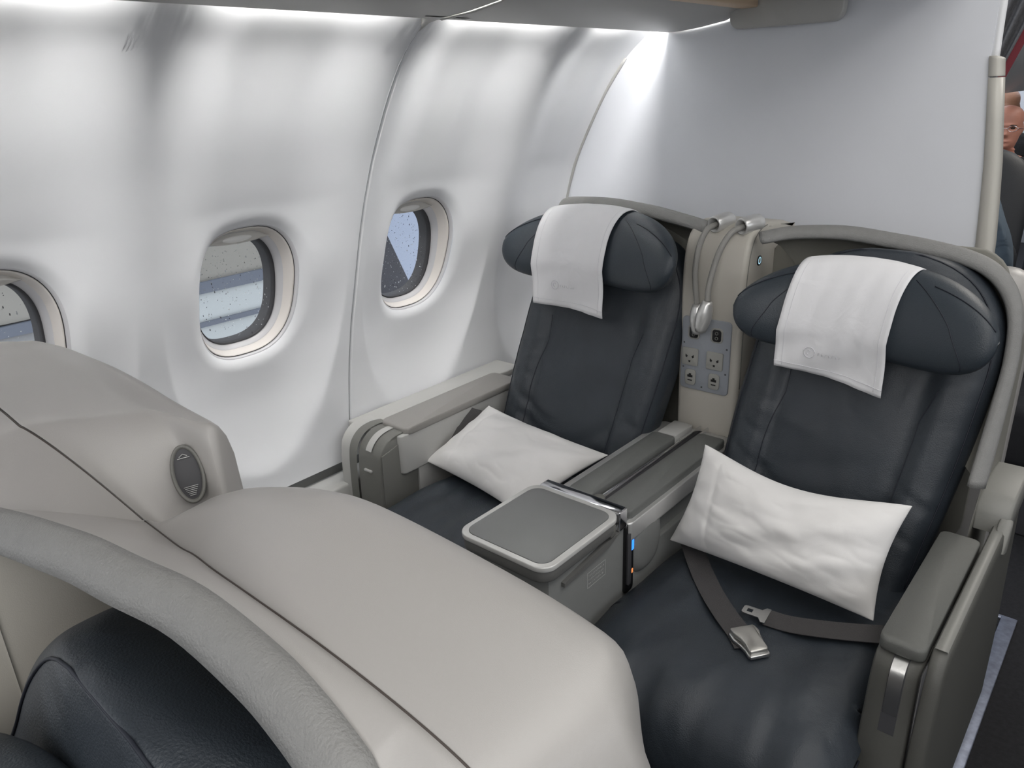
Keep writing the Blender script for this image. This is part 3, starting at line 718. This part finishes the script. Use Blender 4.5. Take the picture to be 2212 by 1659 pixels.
# reading lamps
def lamp(px, pts, head, lab):
    e = empty('reading_lamp', Vector((px[0], 1.62, 1.09))); tag(e, lab, 'lamp', None)
    d = (Vector(pts[0]) - Vector((px[0], 1.672, 1.106))).normalized(); b0 = Vector((px[0], 1.672, 1.106))
    rows = []
    q = d.orthogonal().normalized(); q2 = d.cross(q)
    for t, r in ((-.012, .015), (-.006, .0185), (.01, .0200), (.032, .0200), (.048, .0188), (.051, .0172), (.050, .0140), (.03, .0120)):
        rows.append([b0 + d * t + (q * cos(2 * pi * k / 24) + q2 * sin(2 * pi * k / 24)) * r for k in range(24)])
    MB().grid(rows, True, True, False).build('lamp_base', 'alu', e)
    P = crv(pts, 60); n = len(P)
    MB().tube(P, [.0064 + .0004 * (k % 2) for k in range(n)], 12).build('gooseneck', 'hose', e)
    a, b = Vector(pts[-1]), Vector(head); d = (b - a); rows = []; q = d.normalized().orthogonal(); q2 = d.normalized().cross(q)
    for t, r in ((0, .0075), (.1, .0092), (.3, .0118), (.5, .0130), (.7, .0122), (.88, .0102), (1, .0085), (1.0, .006), (.95, .004)):
        rows.append([a + d * t + (q * cos(2 * pi * k / 24) + q2 * sin(2 * pi * k / 24)) * r for k in range(24)])
    MB().grid(rows, True, True, True).build('lamp_head', 'alu', e)
lamp((.790,), [(.782, 1.632, 1.103), (.772, 1.606, 1.092), (.764, 1.588, 1.055), (.762, 1.579, 1.005), (.767, 1.575, .965), (.775, 1.572, .927)], (.781, 1.570, .857), 'left of the two gooseneck reading lamps on the socket pillar, its head behind the other')
lamp((.860,), [(.848, 1.632, 1.103), (.834, 1.602, 1.092), (.823, 1.575, 1.058), (.815, 1.560, 1.012), (.812, 1.550, .973), (.814, 1.545, .945)], (.802, 1.540, .874), 'right of the two gooseneck reading lamps on the socket pillar, its head in front')

# ------------------------------------------------------------------ wall side armrest (part of window seat)
wr = MB().prism(rrect(.095, .217, 1.115, 1.60, .012), XY, .50, .606, .004).build('window_armrest', 'light', seatL, auto=50)
MB().prism(rrect(.118, .219, 1.135, 1.58, .014), XY, .602, .622, .006).build('armrest_pad', 'armwall', wr, auto=60)
MB().box((.205, 1.17, .38), (.214, 1.58, .59), .002).build('armrest_side_panel', 'light', wr)
prof = crv([(0, 1.175, .605), (0, 1.13, .612), (0, 1.09, .605), (0, 1.062, .58), (0, 1.052, .54), (0, 1.048, .46), (0, 1.046, .30)], 30)
wp = MB().grid([[(.118, p.y + .05, p.z - .01), (.118, p.y + .003, p.z - .002), (.122, p.y, p.z), (.200, p.y, p.z), (.204, p.y + .003, p.z - .002), (.204, p.y + .13, min(p.z, .605) - .002)] for p in prof]).build('armrest_post', 'armgrey', seatL, auto=50)
MB().grid([[(.150, p.y - .0035, p.z + .002), (.172, p.y - .0035, p.z + .002)] for p in prof[3:17]]).build('release_button', 'light', wp)
MB().box((.147, 1.045, .522), (.175, 1.052, .527), .001).build('button_slot', 'light', wp)
MB().grid([[(x, p.y - .001, p.z) for x in (.085, .115)] for p in prof]).build('post_edge', 'armgrey', wp)
MB().grid([[(x, p.y + .004, p.z - .001) for x in (.045, .084)] for p in prof]).build('wall_side_cover', 'light', wp)
MB().prism([(1.18, .60), (1.06, .57), (1.052, .30), (1.26, .30), (1.24, .42), (1.205, .50)], YZ, .196, .2065, .001).build('inner_cheek', 'armgrey', seatL, auto=50)
# ledge cover between armrest and wall
MB().box((.02, 1.105, .585), (.118, 1.70, .607), .004).build('wall_ledge', 'light', seatL)
# ------------------------------------------------------------------ aisle side armrest and outer panel (parts of aisle seat)
def aisle_arm(par, y0):
    prof = crv([(0, 1.10, .598), (0, 1.065, .598), (0, 1.042, .590), (0, 1.030, .565), (0, 1.022, .50), (0, 1.010, .40), (0, 1.0, .25), (0, .995, .08)], 36)
    def ex(p): return 0.006 * (.6 - p.z)
    ap = MB().grid([[(1.368 - ex(p), y0 + 1.42, p.z), (1.366 - ex(p), y0 + p.y + .006, p.z - .003), (1.370 - ex(p), y0 + p.y, p.z), (1.428, y0 + p.y, p.z), (1.432, y0 + p.y + .006, p.z - .003), (1.432, y0 + 1.42, p.z)] for p in prof]).build('armrest_post', 'armdim', par, auto=60)
    MB().grid([[(1.393, y0 + p.y - .0015 - .004 * sin(pi * k / 13), p.z + .001), (1.4125, y0 + p.y - .0015 - .003 * sin(pi * k / 13), p.z + .001)] for k, p in enumerate(prof[7:21])]).build('release_button', 'steel', ap)
    MB().grid([[(1.3915, y0 + p.y - .0007, p.z), (1.414, y0 + p.y - .0007, p.z)] for p in prof[6:23]]).build('button_recess', 'gasket', ap)
    MB().prism(rrect(1.367, 1.432, 1.045, 1.42, .014), XY, .598, .622, .006).build('armrest_pad', 'paddim', ap, auto=60).location.y = y0
    # outer panel with pale top rail
    pr = crv([(0, 1.60, .62), (0, 1.50, .62), (0, 1.30, .62), (0, 1.10, .62), (0, 1.065, .617), (0, 1.045, .60), (0, 1.03, .56), (0, 1.015, .46), (0, 1.01, .3), (0, 1.01, .1)], 60)
    op = MB().grid([[(1.4365, y0 + max(p.y, 1.02) + .01, p.z - .012), (1.4365, y0 + p.y + .002, p.z - .002), (1.439, y0 + p.y, p.z), (1.456, y0 + p.y, p.z), (1.459, y0 + p.y + .003, p.z - .003), (1.461, y0 + p.y + .02, p.z - .02), (1.461, y0 + p.y + .12, max(.08, p.z - .40)), (1.461, y0 + p.y + .12, .08)] for p in pr]).build('outer_panel', 'armdim', par, auto=70)
    MB().grid([[(1.4385, y0 + y, .6205), (1.4395, y0 + y, .6225), (1.4555, y0 + y, .6225), (1.4565, y0 + y, .6205)] for y in (1.065, 1.2, 1.4, 1.50)]).build('top_rail', 'midgrey', op)
    MB().box((1.434, 1.02 + y0, .10), (1.4375, 1.55 + y0, .600)).build('gap_strip', 'black', par)
    # light grey hinge block where the hood meets the armrest
    hb = MB().prism([(1.488, .605), (1.488, .640), (1.50, .658), (1.53, .668), (1.62, .672), (1.68, .665), (1.69, .62), (1.64, .605)], YZ, 1.402, 1.462, .006).build('hinge_block', 'midgrey', par, auto=60)
    hb.location.y += y0
    MB().prism([(1.455, .585), (1.470, .632), (1.49, .640), (1.50, .605), (1.48, .575)], YZ, 1.445, 1.4665, .004).build('hinge_tip', 'midgrey', hb, auto=60)
    # flat side cheek of the hood below the rim
    MB().grid([[(1.405, y0 + a, z), (1.405, y0 + b, z)] for z, a, b in ((1.0, 1.66, 1.70), (.92, 1.635, 1.71), (.86, 1.605, 1.72), (.765, 1.555, 1.72), (.69, 1.505, 1.72), (.62, 1.45, 1.72), (.3, 1.44, 1.72), (.1, 1.44, 1.72))]).build('hood_side', 'shelldark', par)
aisle_arm(seatR, 0)

# ------------------------------------------------------------------ seat belts of the aisle seat
def ribbon(pts, wdir, wd, th=.0016):
    rows = []
    for i, p in enumerate(pts):
        p = Vector(p); t = (Vector(pts[min(i + 1, len(pts) - 1)]) - Vector(pts[max(0, i - 1)])).normalized()
        wv = wdir[i] if isinstance(wdir, list) else wdir; wv = Vector(wv); wv = (wv - t * wv.dot(t)).normalized(); n = t.cross(wv).normalized()
        if n.z < 0: n = -n
        rows.append([p - wv * wd / 2 - n * th / 2, p - wv * wd / 2 + n * th / 2, p + wv * wd / 2 + n * th / 2, p + wv * wd / 2 - n * th / 2])
    return MB().grid(rows, True, True, True)
belt = crv([(.935, 1.29, .485), (.985, 1.228, .486), (1.040, 1.168, .486), (1.092, 1.120, .487), (1.140, 1.082, .487), (1.165, 1.058, .487)], 30)
sb = ribbon([p[:] for p in belt], Vector((.70, .72, 0)), .046).build('seat_belt', 'belt', seatR, auto=40)
sb['label'] = 'dark webbing strap with metal buckle end'
bd = Vector((.78, -.62, 0)).normalized(); bs = Vector((.62, .78, 0)).normalized(); b0 = Vector((1.143, 1.084, .490))
def bk(a, b, h): return b0 + bd * a + bs * b + Vector((0, 0, h))
outl = [(-.004, -.021), (.0, -.0235), (.016, -.0235), (.03, -.019), (.045, -.017), (.058, -.0175), (.062, -.015), (.062, .015), (.058, .0175), (.045, .017), (.03, .019), (.016, .0235), (0, .0235), (-.004, .021)]
MB().prism(outl, lambda a, b, d: bk(a, b, d + .004 * sin(min(1, max(0, a / .062)) * pi)), .004, .0125, .0025).build('buckle_lid', 'buckle', sb, auto=50)
o2 = [(a * 1.04 + .002, b * 1.13) for a, b in outl]
MB().prism(o2, lambda a, b, d: bk(a, b, d), -.002, .005, .002).build('buckle_body', 'steel', sb, auto=50)
belt2 = crv([(1.158, 1.152, .489), (1.20, 1.158, .490), (1.26, 1.185, .490), (1.32, 1.225, .486), (1.372, 1.27, .478)], 20)
sb2 = ribbon([p[:] for p in belt2], [Vector((-.25, 1, .15))] * 21, .040).build('seat_belt', 'belt', seatR, auto=40)
sb2['label'] = 'dark webbing strap with flat metal tongue'
tb = Vector((1.158, 1.150, .492)); td = Vector((-.98, -.10, 0)).normalized(); ts = Vector((-.10, .98, 0)).normalized()
mb = MB()
def tg(a, b): return tb + td * a + ts * b
def slab(poly, holes=None):
    mb.add([p + Vector((0, 0, .0018)) for p in poly] + [p for p in poly], [tuple(range(len(poly))), tuple(range(len(poly), 2 * len(poly)))] + [(i, (i + 1) % len(poly), (i + 1) % len(poly) + len(poly), i + len(poly)) for i in range(len(poly))])
slab([tg(-.004, -.022), tg(.004, -.022), tg(.010, -.012), tg(.010, .012), tg(.004, .022), tg(-.004, .022)])
slab([tg(.010, -.012), tg(.024, -.012), tg(.024, .012), tg(.010, .012)])
slab([tg(.024, -.012), tg(.034, -.012), tg(.034, -.005), tg(.024, -.005)]); slab([tg(.024, .005), tg(.034, .005), tg(.034, .012), tg(.024, .012)])
slab([tg(.034, -.012), tg(.040, -.011), tg(.042, -.008), tg(.042, .008), tg(.040, .011), tg(.034, .012)])
mb.build('buckle_tongue', 'steel', sb2, smooth=False)
# strap tag between wall armrest and backrest of the window seat
ribbon([(.2155, 1.375, .598), (.222, 1.36, .580), (.228, 1.335, .555), (.238, 1.29, .515), (.25, 1.25, .49)], Vector((.1, .9, .4)), .062).build('seat_belt', 'belt', seatL, auto=40)
# small dark strap at the nearest headrest
ribbon([(1.02, .055, 1.03), (1.035, .048, 1.0), (1.05, .043, .96), (1.06, .04, .92)], Vector((1, .1, 0)), .035).build('headrest_tab', 'seam', seat1)

# ------------------------------------------------------------------ headrest cloths
def cloth(name, H, cx, s0, s1, sl, zb0, zb1, label, tx=0.):
    rows = []; NS = 28
    for j in range(NS + 1):
        u = j / NS; row = []
        s = lerp(s0, s1, u)
        zend = lerp(zb0, zb1, u)
        path = []
        for k in range(26):          # from behind the top over the front, down to the headrest's belly
            ph = lerp(.72, -.16, k / 25) * pi
            sk_ = s + sl * k / 25; p = H(sk_, ph); e1 = H(sk_ + .01, ph) - p; e2 = H(sk_, ph - .02) - p; n = e1.cross(e2).normalized()
            if n.y * -cos(ph) + n.z * sin(ph) < 0: n = -n
            path.append(p + n * .0055)
        last = path[-1]
        for k in range(1, 14):
            t = k / 13; path.append(Vector((last.x, last.y + .006 * sin(t * 5 + u * 7) * t + .012 * t, lerp(last.z, zend, t))))
        for i, p in enumerate(path):
            t = i / (len(path) - 1)
            wv = .0018 * (1 + sin(u * 9 + t * 5)) * t + .0008 * (1 + sin(u * 31 + 3 * t))
            row.append(Vector((p.x + tx * u * (1 - t) + .003 * sin(t * 9) * (u - .5), p.y - wv - .001, p.z)))
        rows.append(row)
    mb = MB().grid(rows); o = mb.build(name, 'cotton')
    m = o.modifiers.new('thick', 'SOLIDIFY'); m.thickness = .0016; m.offset = 0
    tag(o, label, 'headrest cover', None)
    # raised hem and embossed round emblem
    hem = MB(); hem.tube([rows[2][i] + Vector((0, -.0012, 0)) for i in range(8, 38)], .0005, 5); hem.tube([rows[-3][i] + Vector((0, -.0012, 0)) for i in range(8, 38)], .0005, 5); hem.tube([r[-3] + Vector((0, -.0014, 0)) for r in rows], .0006, 5)
    hem.build('hem', 'stitch', o)
    c0 = rows[9][-8]; em = MB()
    em.tube([c0 + Vector((.011 * cos(a * pi / 10), -.0024, .011 * sin(a * pi / 10))) for a in range(21)], .0010, 5)
    em.tube([c0 + Vector((.004 * cos(a * pi / 6) - .001, -.0024, .005 * sin(a * pi / 6))) for a in range(1, 10)], .0009, 5)
    for q in range(7):      # faint raised letters beside the emblem
        c1 = c0 + Vector((.020 + .007 * q, -.0022 - .0006 * q, -.001)); em.tube([c1 + Vector((-.002, 0, -.003)), c1 + Vector((-.002, 0, .003)), c1 + Vector((.002, 0, .003 * (-1) ** q))], .0005, 5)
    em.build('emblem', 'stitch', o)
    return o
cloth('headrest_cloth', HL, .499, -.44, .40, -.08, .885, .872, 'white headrest cloth on the window seat beside the far window', .01)
cloth('headrest_cloth', HR, 1.148, -.40, .48, -.12, .850, .822, 'white headrest cloth on the aisle seat to the right of the reading lamps', -.005)

# ------------------------------------------------------------------ pillows
def pillow(name, TL, TR, BR, BL, nrm, th, label, seed, sag=.0, bend=0.):
    TL, TR, BR, BL = map(Vector, (TL, TR, BR, BL)); nrm = Vector(nrm).normalized(); N = 72; rnd = random.Random(seed)
    wv = [(rnd.uniform(2, 7), rnd.uniform(2, 7), rnd.uniform(0, 6), rnd.uniform(.4, 1)) for _ in range(6)]
    def base(u, v):
        u2 = u + .0; p = TL.lerp(TR, u).lerp(BL.lerp(BR, u), v)
        iu = 4 * u * (1 - u); iv = 4 * v * (1 - v)
        mid = (TL + TR + BL + BR) / 4
        # edges pulled inward between the corners
        p += (mid - p) * .10 * (iu * (abs(v - .5) * 2) ** 4 * .9 + iv * (abs(u - .5) * 2) ** 4 * .7)
        p += nrm * bend * (u - .5) ** 2
        p += (BL - TL).normalized() * sag * iu ** 1.5 * (1 - v) ** 1.5
        return p
    def prof(u, v): return (max(0, 1 - abs(2 * u - 1) ** 2.6) ** .62) * (max(0, 1 - abs(2 * v - 1) ** 2.6) ** .62)
    rows = []
    for i in range(N + 1):
        row = []
        for j in range(N + 1):
            u, v = j / N, i / N; h = prof(u, v)
            wr = sum(a * sin(fx * u * 3 + fy * v * 3 + ph) for fx, fy, ph, a in wv) * .0022 * h
            cr = .003 * sin((u * 2.2 + v * 5.5) * 4) * h * (1 - h) + .006 * noise.noise(Vector((u * 3 + seed, v * 5 - u * 2, seed))) * h ** .6 + .004 * abs(noise.noise(Vector((u * 5 + v * 4, v * 7 - u * 5, seed + 3)))) * h ** .5 - .004 * exp(-((u - .13 - .1 * v) / .012) ** 2) * h
            row.append(base(u, v) + nrm * (th * h + wr + cr))
        rows.append(row)
    mb = MB().grid(rows)
    rows2 = [[base(j / N, i / N) - nrm * (th * .75 * prof(j / N, i / N)) for j in range(N + 1)] for i in range(N + 1)]
    k = len(mb.v); mb.grid(rows2, flip=True)
    o = mb.build(name, 'pillow')
    bm = bmesh.new(); bm.from_mesh(o.data); bmesh.ops.remove_doubles(bm, verts=bm.verts, dist=.0002); bmesh.ops.recalc_face_normals(bm, faces=bm.faces); bm.to_mesh(o.data); bm.free()
    sm = o.modifiers.new('sub', 'SUBSURF'); sm.levels = 1; sm.render_levels = 1
    tag(o, label, 'pillow'); return o
pillow('pillow', (.918, 1.345, .698), (1.330, 1.335, .695), (1.318, 1.235, .500), (.895, 1.250, .500), (.05, -.93, .38), .058, 'white pillow leaning on the backrest of the aisle seat above the loose belt', 3, sag=.022, bend=-.05)
pillow('pillow', (.235, 1.425, .590), (.640, 1.420, .556), (.580, 1.140, .500), (.205, 1.200, .500), (.0, -.42, .9), .050, 'white pillow lying flat on the window seat behind the drinks tray', 8, bend=.02)

# ------------------------------------------------------------------ magazine behind the front window seat
mg = empty('magazine', (.06, .66, .455)); tag(mg, 'dark teal magazine with white pages standing against the window wall, behind the oval lamp shell', 'magazine')
child(MB().prism([(.60, .455), (.742, .455), (.738, .562), (.706, .585), (.60, .60)], YZ, .052, .056).build('cover', 'teal', smooth=False), mg)
child(MB().prism([(.60, .455), (.740, .455), (.736, .568), (.706, .592), (.60, .608)], YZ, .046, .0518).build('pages', 'cotton', smooth=False), mg)

# ------------------------------------------------------------------ things outside the windows
def outside(name, mats, label, cat):
    e = empty(name, (-3, 3, 0)); tag(e, label, cat)
    for nm, m, poly, d0, d1 in mats: child(MB().prism(poly, YZ, d0, d1).build(nm, m, smooth=False), e)
    return e
outside('boarding_bridge', [
    ('upper_cladding', 'jetb', [(-2, .45), (3.2, .45), (3.2, 4), (-2, 4)], -2.6, -3.2),
    ('dark_band', 'jetd', [(-2, .388), (3.2, .388), (3.2, .465), (-2, .41)], -2.58, -3.2),
    ('lower_cladding', 'jetl', [(1.55, -2.5), (3.2, -2.5), (3.2, .40), (1.55, .40)], -2.6, -3.2),
    ('thin_line', 'jetd', [(1.55, .195), (3.2, .195), (3.2, .222), (1.55, .222)], -2.58, -2.6),
    ('grey_end', 'jeth2', [(-2, -2.5), (1.55, -2.5), (1.55, .40), (-2, .40)], -2.6, -3.2)],
    'beige and pale blue clad boarding bridge seen through the middle window', 'boarding bridge')
ob = empty('airport_building', (-3, 8, 0)); tag(ob, 'hazy blue grey building face seen through the window nearest the bulkhead', 'building')
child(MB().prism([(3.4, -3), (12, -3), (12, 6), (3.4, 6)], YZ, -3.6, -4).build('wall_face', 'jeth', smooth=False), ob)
child(MB().prism([(3.4, -3), (5.79, -3), (4.12, .72), (3.4, 2.3)], YZ, -3.59, -3.6).build('dark_wedge', 'jetk', smooth=False), ob)  # near-black wedge at the lower forward corner
struct(MB().box((-30, -20, -3.1), (-.6, 30, -3)).build('ground', 'jetk'))

# ------------------------------------------------------------------ curtain, people and seats beyond the bulkhead
cu = empty('curtain', (1.3, 2.5, 1.5)); tag(cu, 'grey pleated curtain with maroon edge gathered behind the bulkhead', 'curtain')
rows = []
for i in range(31):
    t = i / 30; z = lerp(2.12, 1.33, t); row = []
    xe = lerp(1.42, 1.115, t ** .9)
    for j in range(61):
        u = j / 60; x = lerp(.98, xe, u); row.append((x, 2.55 + .018 * sin(u * 44) * (1 - .3 * t), z))
    rows.append(row)
o = MB().grid(rows).build('curtain_cloth', 'curtain', cu)
MB().grid([[(r[-1][0] + d, r[-1][1] - .01, r[-1][2]) for d in (-.006, .016)] for r in rows]).build('maroon_edge', 'maroon', cu)
struct(MB().grid([[(.75, y, 1.30), (.86, y, 1.42), (1.0, y, 1.60), (1.05, y, 1.85), (1.2, y, 2.19)] for y in (2.7, 7.9)]).build('trim_14', 'ceil'))
def person(x, y, zeye, yaw, skin, top, label, glasses=True):
    e = empty('person', (x, y, 0)); tag(e, label, 'person', None)
    zt = zeye + .115; R = Matrix.Rotation(yaw, 3, 'Z'); rows = []; N = 48
    sec = [(-.62, .17, .11, .0), (-.50, .18, .12, 0), (-.40, .20, .12, 0), (-.33, .21, .11, 0), (-.29, .17, .09, 0), (-.265, .10, .07, 0), (-.25, .062, .062, 0), (-.235, .056, .060, 0), (-.225, .058, .062, -.004), (-.215, .050, .072, -.010), (-.20, .055, .083, -.010), (-.185, .060, .088, -.008), (-.17, .064, .090, -.006), (-.155, .067, .092, -.004), (-.14, .070, .094, -.002), (-.125, .0715, .096, 0), (-.11, .073, .097, 0), (-.095, .074, .098, 0), (-.08, .0745, .098, 0), (-.065, .074, .097, 0), (-.05, .072, .094, 0), (-.035, .067, .088, 0), (-.022, .058, .077, 0), (-.012, .045, .060, 0), (-.004, .026, .036, 0), (0, .006, .008, 0)]
    fine = []
    for a, b in zip(sec, sec[1:]):
        for q in range(3): fine.append(tuple(lerp(a[k], b[k], q / 3) for k in range(4)))
    fine.append(sec[-1])
    for h, hw, th, dy in fine:
        row = []
        for k in range(N):
            a = 2 * pi * k / N; c_, s_ = sgp(cos(a), .9), sgp(sin(a), .9)
            px, py = hw * c_, th * s_ + dy
            if s_ < 0 and h > -.23:
                g = lambda x0, h0, sx, sh: exp(-((px - x0) / sx) ** 2 - ((h - h0) / sh) ** 2)
                py -= .026 * g(0, -.145, .011, .012) + .014 * g(0, -.122, .008, .018)
                py += .012 * (g(.031, -.113, .015, .010) + g(-.031, -.113, .015, .010))
                py -= .007 * g(0, -.097, .04, .007)
                py -= .007 * g(0, -.180, .024, .006) - .004 * g(0, -.186, .024, .002)
                py -= .010 * g(0, -.208, .018, .010)
            if h > -.16 and h < -.09: px += .012 * exp(-((s_ - .12) / .13) ** 2) * (1 if c_ > 0 else -1) * exp(-((h + .125) / .025) ** 2)
            v = R @ Vector((px, py, 0)); row.append((x + v.x, y + v.y, zt + h))
        rows.append(row)
    body = MB().grid(rows, True, True, True).build('body', skin, e)
    def loc(px, py, h): v = R @ Vector((px, py, 0)); return Vector((x + v.x, y + v.y, zt + h))
    sh = [[loc(p[0] * 1, p[1], 0) * 0 + Vector((x + (Vector(q) - Vector((x, y, q[2]))).x * 1.06, y + (Vector(q) - Vector((x, y, q[2]))).y * 1.08, q[2] + .004)) for q in r for p in ((0, 0),)] for r in rows[:16]]
    MB().grid(sh, True, True, False).build('clothing', top, e)
    for sx in (-1, 1):
        MB().tube([loc(sx * (.012 + .008 * k), -.098 + .004 * k * k * .3, -.099 + .0025 * sin(k)) for k in range(5)], .0035, 6).build('eyebrow', 'brow', e)
        MB().tube([loc(sx * .022, -.083, -.113), loc(sx * .032, -.082, -.112), loc(sx * .040, -.079, -.113)], .0045, 8).build('eye', 'eye', e)
    MB().tube([loc(-.022, -.086, -.186), loc(-.01, -.093, -.1835), loc(.01, -.093, -.1835), loc(.022, -.086, -.186)], .0038, 8).build('mouth', 'lip', e)
    if glasses:
        mb = MB()
        for sx in (-1, 1): mb.tube([loc(sx * .031 + .021 * cos(a * pi / 10), -.104, -.115 + .015 * sin(a * pi / 10)) for a in range(21)], .0012, 6)
        mb.tube([loc(-.01, -.106, -.112), loc(.01, -.106, -.112)], .0012, 6)
        for sx in (-1, 1): mb.tube([loc(sx * .052, -.102, -.112), loc(sx * .078, 0, -.118)], .0012, 6)
        mb.build('glasses', 'chrome', e)
    return e
person(.785, 5.0, 1.125, math.radians(8), 'skin', 'suit', 'bald person with thin glasses and a dark top facing forward in the rear cabin')
person(.80, 6.4, 1.225, math.radians(0), 'skin2', 'shirt', 'person with a shaved brown head and pale top, furthest back in the rear cabin', False)
person(.60, 6.0, 1.19, math.radians(0), 'skin2', 'suit', 'person mostly hidden behind the bulkhead post, only the side of the head showing', False)
def eseat(x, y, ztop, label, cl='econ', wd=.23):
    e = empty('economy_seat', (x, y, 0)); tag(e, label, 'seat', None)
    rows = []
    for k in range(31):
        v = k / 30; z = lerp(.35, ztop, v); ww = wd * (1 if v < .7 else sqrt(max(0.0004, 1 - ((v - .7) / .302) ** 2.5))); yc = y + .2 * (z - .5)
        rows.append([(x + ww * sgp(cos(2 * pi * j / 40), .6), yc + .05 * sgp(sin(2 * pi * j / 40), .8), z) for j in range(40)])
    MB().grid(rows, True, True, True).build('backrest', cl, e)
    MB().tube([(x + wd * .86 * cos(pi * k / 24), y + .2 * (ztop - .5) - .045, ztop - .30 + .27 * sin(pi * k / 24)) for k in range(25)], .002, 6).build('seam', 'gasket', e)
    MB().box((x - wd, y - .35, .25), (x + wd, y + .02, .45), .03, 3).build('seat_cushion', cl, e)
    MB().box((x - wd + .03, y - .3, 0), (x + wd - .03, y - .02, .25), .01).build('seat_base', 'gasket', e)
    return e
eseat(.88, 3.95, 1.095, 'dark economy seat right in front of the bald person with glasses', wd=.20)
eseat(1.40, 2.95, 1.19, 'black economy seat cut off by the right edge, beside the bald person', 'suit', .18)
# blue grey jacket over a seat
jk = []
for k in range(25):
    t = k / 24; z = lerp(.452, 1.035, t); row = []
    for j in range(36):
        a = 2 * pi * j / 36; hw = .20 * (1 - .45 * t ** 4); row.append((.965 + hw * sgp(cos(a), .8), 3.3 + .11 * sgp(sin(a), .8) + .012 * sin(7 * a + 9 * t), z - .10 * abs(cos(a)) ** 2 * t))
    jk.append(row)
tag(MB().grid(jk, True, True, True).build('jacket', 'jacket'), 'blue grey jacket bundled on the seat below the bald person with glasses', 'jacket')
eseat(.93, 3.62, .80, 'low dark economy seat hidden under the blue grey jacket', wd=.19)
